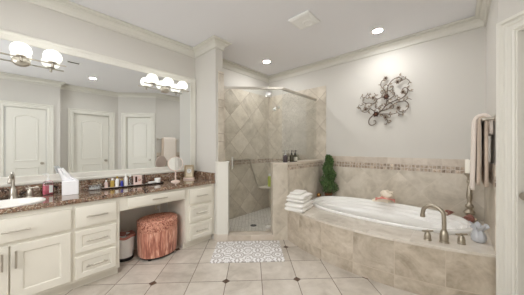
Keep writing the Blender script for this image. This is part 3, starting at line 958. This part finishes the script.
bottle(0.118, 0.0, 0.015, 0.112, 'amber', 'amber', 'dark amber bottle just right of the pale pink box')
t = thing('gift_box', 'pale pink card box with a dark panel standing on the tray', 'box', on_tray(0.045, 0.025), -0.1)
obj('box', box(new(), -0.042, 0.042, -0.022, 0.022, 0, 0.108, 0.002, 1), 'rosebox', t)
obj('panel', box(new(), -0.030, -0.008, -0.0235, -0.0215, 0.03, 0.098), 'amber', t)
bm = new()
for k in range(5):
    a = k * 2 * PI / 5
    sphere(bm, (0.016 + 0.010 * math.cos(a), -0.0225, 0.055 + 0.010 * math.sin(a)), 0.006, 1, 0.25, 1, 8, 6)
obj('flower_print', bm, 'damask', t)
t = thing('small_jar', 'low white soap dish near the right end of the tray', 'dish', on_tray(0.19, -0.02), 0)
obj('dish', lathe(new(), [(0.02, 0), (0.034, 0.006), (0.044, 0.02), (0.041, 0.021), (0.03, 0.010), (0.0, 0.008)], 24), 'white', t)
t = thing('candle_jar', 'small frosted glass candle cup at the right end of the tray', 'candle', on_tray(0.268, 0.01), 0)
obj('cup', lathe(new(), [(0.026, 0), (0.032, 0.005), (0.036, 0.055), (0.033, 0.056), (0.029, 0.045), (0.0, 0.045)], 24), 'white', t)
obj('wick', tube(new(), [(0, 0, 0.044), (0.002, 0, 0.055)], 0.0012, 6), 'black', t)

M['pinkmetal'] = plain('blush_enamel', rgb(226, 206, 196), 0.3, var=0.02)
M['glassdisc'] = None
gm = NT('vanity_mirror_face'); gm.set(Base_Color=(0.9, 0.9, 0.9, 1), Metallic=1.0, Roughness=0.03); M['glassdisc'] = gm.m
t = thing('makeup_mirror', 'round makeup mirror on a blush pedestal beside the clock', 'makeup mirror', (1.352, 2.765, CT), math.radians(-20))
obj('base', lathe(new(), [(0.058, 0), (0.058, 0.008), (0.04, 0.018), (0.014, 0.026), (0.0, 0.028)], 28), 'pinkmetal', t)
obj('stem', lathe(new(), [(0.010, 0.024), (0.008, 0.06), (0.012, 0.075), (0.008, 0.09), (0.009, 0.15)], 16), 'pinkmetal', t)
tilt = Matrix.Translation((0, 0, 0.238)) @ Matrix.Rotation(PI / 2 - 0.10, 4, 'X')
obj('mirror_rim', lathe(new(), [(0.086, 0.004), (0.092, 0.007), (0.095, 0.0), (0.090, -0.008), (0.0, -0.010)], 40, tilt, cap=False), 'pinkmetal', t)
obj('mirror_glass', lathe(new(), [(0.0875, 0.0045), (0.0, 0.0055)], 40, tilt), 'glassdisc', t)

M['goldframe'] = plain('champagne_gilt', rgb(190, 174, 146), 0.4, 0.4, var=0.1, scale=40)
t = thing('mantel_clock', 'small champagne framed clock standing by the granite side splash', 'clock', (1.60, 2.86, CT), math.radians(-40))
obj('base', box(new(), -0.075, 0.075, -0.04, 0.04, 0, 0.022, 0.004, 2), 'pinkmetal', t)
bm = sweep(new(), [(-0.062, 0.022), (0.062, 0.022), (0.062, 0.200), (-0.062, 0.200)], [(0, -0.02), (0, 0.02), (0.006, 0.024), (0.016, 0.018), (0.018, -0.02)], 1, True, lambda x, z, h: (x, -h, z))
obj('frame', bm, 'goldframe', t)
obj('back_panel', box(new(), -0.045, 0.045, -0.006, 0.018, 0.039, 0.183), 'cream_plastic', t)
rx = Matrix.Translation((0, -0.006, 0.118)) @ Matrix.Rotation(PI / 2, 4, 'X')
obj('dial_ring', lathe(new(), [(0.037, 0), (0.038, 0.006), (0.034, 0.008), (0.034, 0.002)], 32, rx, cap=False), 'goldframe', t)
obj('dial', lathe(new(), [(0.0345, 0.001), (0.0345, 0.003), (0, 0.003)], 32, rx), 'white', t)
bm = tube(new(), [(0, -0.0105, 0.118), (0.012, -0.0105, 0.132)], 0.0013, 6); tube(bm, [(0, -0.0105, 0.118), (-0.006, -0.0105, 0.145)], 0.001, 6)
obj('clock_hand', bm, 'black', t)

# ------------------------------------------------------------------ under and before the vanity
t = thing('laundry_hamper', 'oval coral fabric hamper with an embossed lid in the vanity knee space', 'hamper', (1.095, 2.685, 0), 0)
HA, HB = 0.222, 0.188
eh = lambda k, z, n=2.1: selli(0, 0, HA * k, HB * k, z, n, 64)
def pleats(k, z, amp):
    out = []
    for i, (x, y, zz) in enumerate(selli(0, 0, HA * k, HB * k, z, 2.1, 192)):
        f = 1 + amp * math.sin(i * 2 * PI * 48 / 192)
        out.append((x * f, y * f, zz))
    return out
obj('body', loft(new(), [pleats(0.93, 0.03, 0.006), pleats(0.95, 0.05, 0.01), pleats(0.985, 0.2, 0.012), pleats(0.985, 0.305, 0.012), pleats(0.98, 0.318, 0.002)], True, True), 'pleat', t, angle=50)
obj('lid_band', loft(new(), [eh(0.99, 0.315), eh(1.0, 0.322), eh(1.0, 0.405), eh(0.985, 0.414)], True, True), 'damask', t, angle=50)
obj('piping', loft(new(), [eh(0.985, 0.412), eh(1.005, 0.418), eh(1.0, 0.426), eh(0.97, 0.428)], True, True), 'pleat', t, angle=60)
obj('lid_top', loft(new(), [eh(0.968, 0.426), eh(0.93, 0.436), eh(0.7, 0.447), eh(0.3, 0.452), eh(0.05, 0.453)], True, True), 'damask', t, angle=60)
for sx in (-1, 1):
    for sy in (-1, 1):
        obj('foot', lathe(new(), [(0.022, 0), (0.026, 0.03)], 14, Matrix.Translation((sx * 0.13, sy * 0.10, 0))), 'black', t)
obj('plinth', loft(new(), [eh(0.88, 0.012), eh(0.9, 0.03)], True, True), 'black', t)

M['binpink'] = plain('dusty_pink_fabric', rgb(178, 122, 110), 0.9, var=0.15, scale=30)
t = thing('waste_basket', 'white round wastebasket with a pink liner beside the coral hamper', 'wastebasket', (0.79, 2.84, 0), 0)
obj('basket', lathe(new(), [(0.082, 0.03), (0.098, 0.265), (0.094, 0.265), (0.08, 0.04), (0, 0.04)], 28), 'white', t)
obj('base', lathe(new(), [(0.084, 0.0), (0.086, 0.034), (0.0, 0.034)], 28), 'black', t)
bm = new()
rr = []
for z, k in ((0.23, 0.088), (0.262, 0.092), (0.280, 0.097), (0.274, 0.104), (0.252, 0.103)):
    rr.append([(k * (1 + 0.05 * math.sin(5 * a + z * 60)) * math.cos(a), k * (1 + 0.05 * math.sin(5 * a + z * 60)) * math.sin(a), z + 0.008 * math.sin(4 * a)) for a in [2 * PI * i / 40 for i in range(40)]])
obj('liner', loft(bm, rr), 'binpink', t, angle=80)
M['outlet'] = plain('ivory_plastic', rgb(226, 220, 204), 0.4)
t = thing('power_outlet', 'ivory power outlet with a plug on the wall behind the hamper', 'outlet', (1.22, VY, 0.50))
obj('cover_plate', box(new(), -0.036, 0.036, -0.006, 0, -0.057, 0.057, 0.003, 2), 'outlet', t)
bm = box(new(), -0.016, 0.016, -0.035, -0.006, -0.04, -0.008, 0.004, 2)
obj('plug', bm, 'white', t)
obj('power_cord', tube(new(), catmull([(0, -0.03, -0.03), (0.01, -0.045, -0.08), (0.03, -0.03, -0.2), (0.06, -0.03, -0.40), (0.12, -0.035, -0.492)], 8), 0.004, 8), 'white', t)

ca = lambda a, b: ((a + b) * 0.70711, (a - b) * 0.70711)
mx, my = ca(2.672, -0.045)
bmat = obj('bath_mat', box(new(), -0.265, 0.265, -0.415, 0.415, 0.0, 0.012, 0.005, 2), 'bathmat', None, (mx, my, 0.0005))
bmat.rotation_euler = (0, 0, PI / 4)
tag(bmat, 'white bath mat with grey medallion pattern before the shower door', 'bath mat')

# ------------------------------------------------------------------ things on the tub deck
t = thing('tub_faucet', 'brushed bronze gooseneck tub filler with two lever handles on the tiled deck', 'faucet', (2.475, 0.105, TUBZ))
sp = lathe(new(), [(0.036, 0), (0.036, 0.006), (0.030, 0.012), (0.033, 0.045), (0.027, 0.09), (0.020, 0.105)], 24)
D = Vector((0.30, 0.90, 0)).normalized()
pts = [(0, 0, 0.09), (0, 0, 0.17)]
for k in range(1, 12):
    a = PI * k / 11 * 0.98
    pts.append((D.x * 0.082 * (1 - math.cos(a)), D.y * 0.082 * (1 - math.cos(a)), 0.215 + 0.082 * math.sin(a)))
pts.append((D.x * 0.166, D.y * 0.166, 0.185))
tube(sp, catmull(pts, 4), 0.0165, 14)
lathe(sp, [(0.019, 0.176), (0.020, 0.18), (0.020, 0.2), (0.017, 0.204)], 16, Matrix.Translation((D.x * 0.166, D.y * 0.166, 0)))
obj('spout', sp, 'bronze', t)
for (hx, hy) in ((-0.035, 0.112), (0.062, -0.112)):
    h = lathe(new(), [(0.030, 0), (0.030, 0.006), (0.025, 0.012), (0.027, 0.035), (0.020, 0.062), (0.011, 0.07), (0.013, 0.085), (0.0, 0.092)], 20, Matrix.Translation((hx, hy, 0)))
    tube(h, [(hx - 0.032, hy + 0.035, 0.079), (hx + 0.032, hy - 0.035, 0.079)], 0.0075, 10)
    obj('handle', h, 'bronze', t)

def folded_towel(name, L, D_, layers, th, label, cat, loc, rotz, group=None):
    """A towel folded into flat layers, rounded fold to the front, soft irregular edges."""
    root = thing(name, label, cat, loc, rotz, group)
    for i in range(layers):
        bm = new()
        nx, ns = 22, 14
        rings = []
        z0 = i * th * 0.86
        for a in range(nx + 1):
            u = a / nx
            x = (u - 0.5) * L
            e = min(1.0, min(u, 1 - u) * nx / 1.6) ** 0.5
            ring = []
            for k in range(28):
                ph = 2 * PI * k / 28
                c, s = math.cos(ph), math.sin(ph)
                yy = math.copysign(abs(c) ** 0.35, c) * D_ / 2 * (0.965 + 0.035 * e)
                zz = th / 2 + math.copysign(abs(s) ** 0.5, s) * th / 2 * (0.45 + 0.55 * e)
                w = 0.004 * math.sin(u * 11 + i * 2 + c * 2) + 0.003 * math.sin(u * 23 + i)
                ring.append((x, yy + w, z0 + zz - (0.005 * math.sin(u * 7 + i * 1.7) + 0.004) * (1 if s > 0 else 0)))
            rings.append(ring)
        loft(bm, rings, True, True)
        obj('towel_fold', bm, 'towel', root, angle=60)
    return root
TZ = TUBZ
TP = (2.512, 1.603)
TG = 'white towels stacked on the deck'
folded_towel('folded_towel', 0.385, 0.258, 2, 0.060, 'large folded white towel at the bottom of the stack on the tub deck', 'towel', (TP[0], TP[1], TZ), 0.16, TG)
folded_towel('folded_towel', 0.355, 0.24, 2, 0.050, 'medium folded white towel in the middle of the stack on the tub deck', 'towel', (TP[0] + 0.014, TP[1] + 0.004, TZ + 0.1145), 0.20, TG)
folded_towel('folded_washcloth', 0.22, 0.15, 1, 0.036, 'small folded white washcloth on top of the towel stack', 'washcloth', (TP[0] + 0.0, TP[1] + 0.01, TZ + 0.2075), 0.10)

# spiral topiary in the corner behind the tub
M['leaf'] = None
lt = NT('boxwood_leaf'); v = lt.coord(); nz = lt.noise(v, 70, 2)
lt.set(Base_Color=lt.ramp(nz, [(0.35, rgb(34, 60, 26)), (0.52, rgb(66, 98, 46)), (0.66, rgb(126, 152, 88))]), Roughness=0.5)
M['leaf'] = lt.m
M['bark'] = plain('brown_bark', rgb(92, 66, 46), 0.8, var=0.2)
M['pot'] = plain('copper_glaze', rgb(118, 76, 50), 0.3, var=0.2, scale=20)
t = thing('topiary', 'green spiral topiary in a copper pot in the corner of the tub deck', 'plant', (3.35, 1.585, TUBZ))
obj('pot', lathe(new(), [(0.04, 0), (0.045, 0.006), (0.062, 0.06), (0.068, 0.09), (0.062, 0.092), (0.055, 0.08), (0, 0.08)], 24), 'pot', t)
obj('trunk', tube(new(), catmull([(0, 0, 0.075), (0.004, 0.003, 0.3), (-0.004, 0, 0.5), (0, 0, 0.66)], 6), 0.010, 8, 0.006), 'bark', t)
bm = new()
rnd = random.Random(3)
turns = 2.6
for k in range(3400):
    u = rnd.random() ** 0.8
    u = rnd.random()
    z = 0.13 + 0.56 * u
    Rm = 0.105 * (1 - u) ** 0.6 + 0.034
    ang = -2 * PI * turns * u + 0.4
    rr = Rm * (0.22 + 0.05 * rnd.gauss(0, 1))
    blob = Rm * 0.92 + 0.010
    a2, b2 = rnd.uniform(0, 2 * PI), math.acos(rnd.uniform(-1, 1))
    q = blob * rnd.uniform(0.72, 1.0)
    c = Vector((rr * math.cos(ang) + q * math.sin(b2) * math.cos(a2), rr * math.sin(ang) + q * math.sin(b2) * math.sin(a2), z + 0.62 * q * math.cos(b2)))
    n = Vector((math.sin(b2) * math.cos(a2), math.sin(b2) * math.sin(a2), math.cos(b2))) + Vector((rnd.gauss(0, .5), rnd.gauss(0, .5), rnd.gauss(0, .5)))
    n.normalize(); tx = n.orthogonal().normalized(); tx.rotate(Matrix.Rotation(rnd.uniform(0, 6.28), 3, n)); ty = n.cross(tx)
    l, w = rnd.uniform(0.011, 0.018), rnd.uniform(0.006, 0.009)
    vs = [bm.verts.new(c + p) for p in (tx * -l, ty * w + n * 0.002, tx * l, ty * -w + n * 0.002)]
    bm.faces.new((vs[0], vs[1], vs[2])); bm.faces.new((vs[0], vs[2], vs[3]))
obj('foliage', bm, 'leaf', t, smooth=False, recalc=False)
t = thing('ornament_ball', 'small shiny gold ball beside the topiary pot', 'ornament', (3.24, 1.70, TUBZ))
M['goldball'] = plain('polished_gold', rgb(196, 150, 96), 0.2, 1.0)
obj('ball', sphere(new(), (0, 0, 0.052), 0.036, u=24, v=16), 'goldball', t)
obj('foot_ring', lathe(new(), [(0.030, 0.0), (0.034, 0.006), (0.024, 0.022), (0.02, 0.02)], 20), 'pot', t)

# conch shell on the tub's back rim
M['shell'] = plain('cream_shell', rgb(234, 222, 204), 0.4, var=0.12, scale=30, bump=0.3)
M['shellpink'] = plain('pink_shell_lip', rgb(222, 150, 138), 0.25, var=0.1)
M['shellred'] = plain('rust_shell', rgb(132, 84, 74), 0.35, var=0.3, scale=30)
def spiral_shell(bm, L, R, turns=4.5, spikes=0, axis=Matrix.Identity(4)):
    b = bmesh.new()
    rings = []
    n = 110
    for i in range(n + 1):
        u = i / n
        k = (1 - u) ** 1.25
        ang = u * turns * 2 * PI
        rr = R * 0.55 * k + 0.001
        cr = R * 0.52 * k + 0.001
        z = L * u
        c = Vector((rr * math.cos(ang), rr * math.sin(ang), z))
        er = Vector((math.cos(ang), math.sin(ang), 0)); ez = Vector((0, 0, 1))
        bump = 1.0
        if spikes:
            bump = 1 + 0.5 * max(0, math.sin(ang * spikes / 2)) ** 6
        ring = []
        for j in range(12):
            ph = 2 * PI * j / 12
            f = bump if 0.3 < ph < 2.0 else 1.0
            ring.append(c + er * cr * math.cos(ph) * f + ez * cr * 1.15 * math.sin(ph) * f)
        rings.append(ring)
    loft(b, rings, True, True)
    merge(bm, b, axis)
    return bm
t = thing('conch_shell', 'cream and pink conch shell on the back rim of the bathtub', 'seashell', (3.335, 0.73, rim_z(3.335) + 0.003), -PI / 2 + 0.3)
ax = Matrix.Translation((-0.02, 0.0, 0.058)) @ Matrix.Rotation(0.9, 4, 'Y') @ Matrix.Rotation(0.4, 4, 'Z')
obj('shell_body', spiral_shell(new(), 0.085, 0.056, 4, 9, ax), 'shell', t, angle=60)
bm = new()
rows = []
for i in range(13):
    u = i / 12
    w = 0.052 * math.sin(PI * (0.12 + 0.85 * u)) ** 0.8
    rows.append([bm.verts.new((0.035 - 0.155 * u + 0.02, -0.012 - w * (0.1 + 0.9 * v / 6), 0.012 + 0.035 * (v / 6) ** 2 + 0.05 * (1 - v / 6) * math.sin(PI * u) )) for v in range(7)])
for A, B in zip(rows, rows[1:]):
    for j in range(6): bm.faces.new((A[j], A[j + 1], B[j + 1], B[j]))
o = obj('shell_lip', bm, 'shellpink', t, angle=80)
o.modifiers.new('thick', 'SOLIDIFY').thickness = 0.005
bm = new()
tube(bm, catmull([(0.0, 0, 0.035), (-0.05, 0.0, 0.030), (-0.10, 0.0, 0.018), (-0.125, 0.0, 0.010)], 6), 0.034, 14, 0.007)
obj('shell_canal', bm, 'shell', t)
t.scale = (1.5, 1.5, 1.5)

def small_shell(x, y, rz, label, sc=1.0):
    t = thing('seashell', label, 'seashell', (x, y, rim_z(x) + 0.010), rz, 'rust seashells on the tub rim')
    ax = Matrix.Translation((0.03 * sc, 0, 0.026 * sc)) @ Matrix.Rotation(PI / 2 + 0.08, 4, 'Y') @ Matrix.Rotation(PI, 4, 'X')
    obj('shell_body', spiral_shell(new(), 0.085 * sc, 0.031 * sc, 4.5, 0, ax), 'shellred', t, angle=60)
    bm = new()
    sphere(bm, (0.05 * sc, -0.004, 0.016 * sc), 0.02 * sc, 1.5, 0.7, 0.75, 14, 10)
    obj('shell_mouth', bm, 'shell', t)
small_shell(3.215, 0.085, 2.2, 'rust-brown spiral shell on the tub rim left of the candlestick')
small_shell(3.09, -0.055, -0.75, 'rust-brown spiral shell on the tub rim in front of the candlestick', 1.2)

# candlestick
t = thing('candlestick', 'tall turned bronze candlestick with a white pillar candle by the tub end wall', 'candlestick', (3.375, -0.075, TUBZ))
obj('stick', lathe(new(), [(0.075, 0), (0.075, 0.012), (0.066, 0.022), (0.050, 0.03), (0.030, 0.05), (0.026, 0.06), (0.048, 0.085), (0.052, 0.10), (0.040, 0.12), (0.020, 0.14),
                           (0.034, 0.155), (0.036, 0.175), (0.022, 0.19), (0.016, 0.22), (0.026, 0.26), (0.028, 0.30), (0.020, 0.36), (0.015, 0.42), (0.024, 0.435), (0.026, 0.45),
                           (0.016, 0.465), (0.018, 0.49), (0.045, 0.52), (0.048, 0.535), (0.0, 0.538)], 28), 'bronze', t)
obj('candle', lathe(new(), [(0.036, 0.538), (0.037, 0.545), (0.037, 0.685), (0.034, 0.690), (0.0, 0.684)], 28), 'wax', t)
obj('wick', tube(new(), [(0, 0, 0.683), (0.002, 0, 0.698)], 0.0015, 6), 'black', t)

# pale blue glass ornament
t = thing('glass_ornament', 'pale blue glass ornament with a ruffled top on the deck right of the tub faucet', 'ornament', (2.695, -0.118, TUBZ))
rr = []
for r_, z, f in ((0.034, 0, 0), (0.046, 0.008, 0), (0.050, 0.03, 0.02), (0.040, 0.058, 0.05), (0.026, 0.072, 0.08), (0.036, 0.088, 0.14), (0.054, 0.105, 0.2), (0.050, 0.108, 0.2), (0.030, 0.09, 0.14), (0.02, 0.075, 0.05), (0.03, 0.05, 0)):
    rr.append([(r_ * (1 + f * math.sin(7 * a)) * math.cos(a), r_ * (1 + f * math.sin(7 * a)) * math.sin(a), z + f * 0.06 * math.cos(5 * a)) for a in [2 * PI * i / 56 for i in range(56)]])
obj('glass_body', loft(new(), rr, True, False), 'blueglass', t, angle=60)
obj('filling', sphere(new(), (0, 0, 0.031), 0.030, 1.2, 1.2, 0.75), 'paper', t)
t.scale = (1.05, 1.05, 1.35)

# bottles on the half wall's cap
M['plum'] = plain('dark_plum_plastic', rgb(70, 60, 64), 0.3, var=0.1)
M['olive'] = plain('dark_olive_glass', rgb(66, 62, 48), 0.25, var=0.1)
M['pale_label'] = plain('pale_label', rgb(206, 204, 190), 0.5)
def pump_bottle(x, r, h, mat, lab, label, sy=1.0):
    t = thing('pump_bottle', label, 'bottle', (x, 1.828, 1.06), 0.6, 'pump bottles on the half wall')
    obj('bottle', lathe(new(), [(r * 0.94, 0), (r, 0.004), (r, h * 0.80), (r * 0.7, h * 0.93), (r * 0.4, h)], 20), mat, t)
    if lab: obj('label', lathe(new(), [(r * 1.005, h * 0.12), (r * 1.02, h * 0.13), (r * 1.02, h * 0.66), (r * 1.005, h * 0.67)], 20, cap=False), lab, t)
    bm = lathe(new(), [(r * 0.46, h * 0.985), (r * 0.46, h + 0.018), (0.006, h + 0.022), (0.005, h + 0.05), (0.010, h + 0.052), (0.010, h + 0.062), (0, h + 0.064)], 14)
    tube(bm, [(0, 0, h + 0.057), (-0.022, -0.028, h + 0.053)], 0.005, 8)
    obj('pump', bm, 'clear' if mat == 'plum' else 'black', t)
pump_bottle(2.50, 0.033, 0.105, 'plum', None, 'dark plum pump bottle at the corner of the half wall')
pump_bottle(2.655, 0.030, 0.105, 'olive', None, 'dark olive pump bottle between the other two on the half wall')
pump_bottle(2.745, 0.032, 0.105, 'olive', 'pale_label', 'dark pump bottle with a pale label on the half wall')

# ------------------------------------------------------------------ towel bar and towels on the right wall
t = thing('towel_bar', 'nickel towel bar on the wall at the foot of the tub', 'towel bar', (2.80, RY, 1.50))
obj('bar', tube(new(), [(-0.30, 0.072, 0), (0.28, 0.072, 0)], 0.009, 12), 'nickel', t)
for s, x in ((-1, -0.285), (1, 0.265)):
    obj('bar_post', lathe(new(), [(0.030, 0), (0.030, 0.008), (0.014, 0.016), (0.012, 0.070), (0.015, 0.082), (0, 0.086)], 20, Matrix.Translation((x, 0, 0)) @ Matrix.Rotation(-PI / 2, 4, 'X')), 'nickel', t)

def draped(name, x0, x1, bar_r, drop_f, drop_b, flare, mat, label, ph=0.0, th=0.012, rip=0.010):
    """Cloth hung over the bar; front towards the room."""
    bm = new(); nx = 26
    yb, zb = RY + 0.072, 1.50
    prof = []
    for k in range(15):
        u = 1 - k / 14
        prof.append((bar_r + flare * u ** 1.2, -drop_f * u, u))
    for k in range(1, 8):
        a = PI * k / 8
        prof.append((bar_r * math.cos(a), bar_r * math.sin(a), 0))
    for k in range(12):
        u = k / 11
        prof.append((-bar_r - 0.2 * flare * u, -drop_b * u, u))
    rows = []
    for i in range(nx + 1):
        s = i / nx
        x = x0 + (x1 - x0) * s
        row = []
        for j, (o, dz, u) in enumerate(prof):
            wv = rip * u * math.sin(s * 17 + ph + (1.2 if j > 18 else 0)) + rip * 0.5 * u * math.sin(s * 31 + ph * 2)
            xx = x + (0.006 * math.sin(u * 5 + s * 4 + ph)) * u
            row.append(bm.verts.new((xx, yb + o + wv * (1 if j < 18 else 0.35), zb + dz)))
        rows.append(row)
    for A, B in zip(rows, rows[1:]):
        for j in range(len(prof) - 1): bm.faces.new((A[j], A[j + 1], B[j + 1], B[j]))
    o = obj(name, bm, mat, None, angle=80)
    sm = o.modifiers.new('thick', 'SOLIDIFY'); sm.thickness = th; sm.offset = 0
    return tag(o, label, 'towel')
draped('bath_towel', 2.60, 3.00, 0.0215, 0.55, 0.56, 0.004, 'beige_towel', 'taupe towel hung beneath a cream one over the bar by the tub', 0.4, 0.022, 0.002)
draped('hand_towel', 2.635, 2.96, 0.048, 0.60, 0.12, 0.012, 'cream_towel', 'cream towel hung over the taupe one on the bar by the tub', 1.7, 0.026, 0.002)

# ------------------------------------------------------------------ scrolled metal wall art above the tub
M['iron'] = plain('aged_iron', rgb(112, 98, 86), 0.5, 0.5, var=0.25, scale=30)
M['flower'] = plain('dark_brown_metal', rgb(74, 50, 42), 0.45, 0.5, var=0.3, scale=40)
M['flowerc'] = plain('copper_bead', rgb(104, 68, 50), 0.35, 0.6)
art = thing('metal_wall_art', 'scrolled metal wall sculpture of vines and brown flowers above the tub', 'wall art', (UX, 0.80, 1.93))
def wp(u, v, off=0.03):
    return (-off, -(u - 172) * 0.0031, -(v - 150) * 0.0032)
vines = [
    ([(137, 205), (120, 212), (107, 226), (104, 242), (112, 252), (126, 252), (136, 244), (134, 234), (125, 234)], 1.0),
    ([(137, 205), (158, 192), (174, 174), (181, 152), (180, 132)], 1.2),
    ([(180, 132), (176, 112), (170, 98), (160, 86), (156, 72), (162, 58), (178, 50)], 0.9),
    ([(180, 132), (184, 106), (188, 84), (202, 64), (222, 55), (238, 62), (240, 72), (226, 76)], 0.9),
    ([(188, 84), (178, 78), (168, 84), (170, 92)], 0.7),
    ([(174, 174), (196, 160), (220, 152), (240, 146), (258, 130), (262, 112), (252, 104), (242, 110), (245, 122)], 0.9),
    ([(158, 192), (186, 186), (208, 170), (226, 160), (250, 160), (264, 174), (262, 194), (246, 204), (230, 200), (228, 187)], 0.9),
    ([(250, 160), (264, 152), (276, 158)], 0.6),
    ([(137, 205), (160, 206), (186, 208), (206, 210), (224, 206)], 0.8),
    ([(160, 206), (170, 218), (178, 226), (184, 240), (178, 256)], 0.8),
    ([(186, 208), (196, 216), (192, 226), (178, 222)], 0.6),
    ([(137, 205), (126, 188), (110, 176), (98, 172), (86, 166), (82, 176), (92, 178)], 0.8),
    ([(110, 176), (100, 188), (84, 190), (70, 182), (66, 168)], 0.7),
    ([(180, 132), (160, 132), (142, 136), (128, 128), (112, 128), (106, 116), (112, 104)], 0.8),
    ([(142, 136), (136, 148), (124, 156), (108, 150), (92, 148), (78, 140), (80, 122)], 0.8),
    ([(92, 148), (78, 154), (66, 158)], 0.6),
    ([(240, 72), (256, 68), (268, 80), (262, 94)], 0.6),
    ([(222, 55), (236, 52), (250, 58)], 0.6),
    ([(230, 200), (248, 210), (256, 204)], 0.5),
    ([(128, 128), (134, 116), (128, 106)], 0.6),
    ([(196, 160), (208, 172), (206, 186), (194, 186), (192, 176)], 0.6),
    ([(181, 152), (196, 142), (210, 132), (212, 120), (204, 114), (197, 120)], 0.7),
    ([(184, 106), (196, 106), (206, 98), (206, 88), (198, 86)], 0.6),
    ([(176, 112), (164, 116), (156, 108), (160, 98)], 0.6),
    ([(174, 174), (160, 168), (150, 172), (146, 184), (154, 190)], 0.6),
    ([(158, 192), (150, 180), (138, 178), (132, 168), (138, 160)], 0.6),
    ([(220, 152), (226, 140), (222, 130), (214, 134)], 0.5),
    ([(106, 116), (98, 110), (92, 116), (94, 126), (102, 130)], 0.6),
    ([(184, 240), (192, 236), (196, 244), (188, 250)], 0.5),
    ([(262, 112), (272, 122), (282, 124)], 0.6),
    ([(224, 206), (232, 214), (240, 216)], 0.5),
    ([(80, 122), (72, 114), (66, 124)], 0.5),
    ([(66, 168), (58, 160), (62, 150)], 0.5),
]
bm = new()
for pts, k in vines:
    c = catmull([wp(*p, 0.028 + 0.006 * math.sin(i * 1.3)) for i, p in enumerate(pts)], 6)
    tube(bm, c, 0.0062 * k + 0.001, 6, 0.0042 * k + 0.001)
obj('scroll_vines', bm, 'iron', art)
bm = new()
rnd = random.Random(11)
for pts, k in vines[1:]:
    c = catmull([wp(*p) for p in pts], 4)
    for i in range(3, len(c), 6):
        d = (c[i] - c[i - 1]).normalized()
        side = rnd.choice((-1, 1))
        nrm = Vector((-1, 0, 0)).cross(d) * side
        tip = (d * 0.6 + nrm).normalized()
        l = rnd.uniform(0.034, 0.052); w = l * 0.3
        p0 = c[i]; wv = Vector((-1, 0, 0)).cross(tip)
        q = [p0, p0 + tip * l * 0.45 + wv * w + Vector((-0.006, 0, 0)), p0 + tip * l, p0 + tip * l * 0.45 - wv * w + Vector((-0.006, 0, 0))]
        f = [bm.verts.new(x) for x in q] + [bm.verts.new(p0 + tip * l * 0.45 + Vector((-0.001, 0, 0)))]
        bm.faces.new((f[0], f[1], f[4])); bm.faces.new((f[1], f[2], f[4])); bm.faces.new((f[2], f[3], f[4])); bm.faces.new((f[3], f[0], f[4]))
M['leafmetal'] = plain('pale_leaf_metal', rgb(158, 146, 132), 0.5, 0.4, var=0.2, scale=30)
o = obj('leaves', bm, 'leafmetal', art, smooth=False, recalc=False)
o.modifiers.new('thick', 'SOLIDIFY').thickness = 0.002
def flower(u, v, R):
    f = new()
    ctr = Vector(wp(u, v, 0.038))
    npet = 6
    big = R > 0.04
    R = R if big else R * 1.1
    for lay, (rr, dz, n0) in enumerate(((R, 0.0, 0.0), (R * 0.66, 0.008, 0.5))):
        for k in range(npet):
            a = 2 * PI * (k + n0) / npet
            e = Vector((0, math.cos(a), math.sin(a))); s = Vector((0, -math.sin(a), math.cos(a)))
            b = ctr + Vector((-dz, 0, 0))
            q = [b, b + e * rr * 0.6 + s * rr * 0.34 + Vector((-0.004, 0, 0)), b + e * rr + Vector((-0.010, 0, 0)), b + e * rr * 0.6 - s * rr * 0.34 + Vector((-0.004, 0, 0))]
            f.faces.new([f.verts.new(x) for x in q])
    o = obj('flower', f, 'flower' if big else 'leafmetal', art, smooth=False, recalc=False)
    o.modifiers.new('thick', 'SOLIDIFY').thickness = 0.003
    obj('flower_centre', sphere(new(), ctr + Vector((-0.012, 0, 0)), R * (0.3 if big else 0.42), 0.7, 1, 1, 12, 8), 'flowerc' if big else 'flower', o)
for u, v, R_ in ((180, 132, 0.046), (137, 205, 0.046), (178, 50, 0.030), (225, 76, 0.030), (245, 122, 0.030), (228, 187, 0.030), (177, 223, 0.030), (92, 177, 0.030), (125, 129, 0.030)):
    flower(u, v, R_)
for u, v in ((180, 132), (137, 205)):
    p = Vector(wp(u, v, 0.03))
    obj('wall_stud', tube(new(), [(-0.0005, p.y, p.z), tuple(p)], 0.005, 8), 'iron', art)
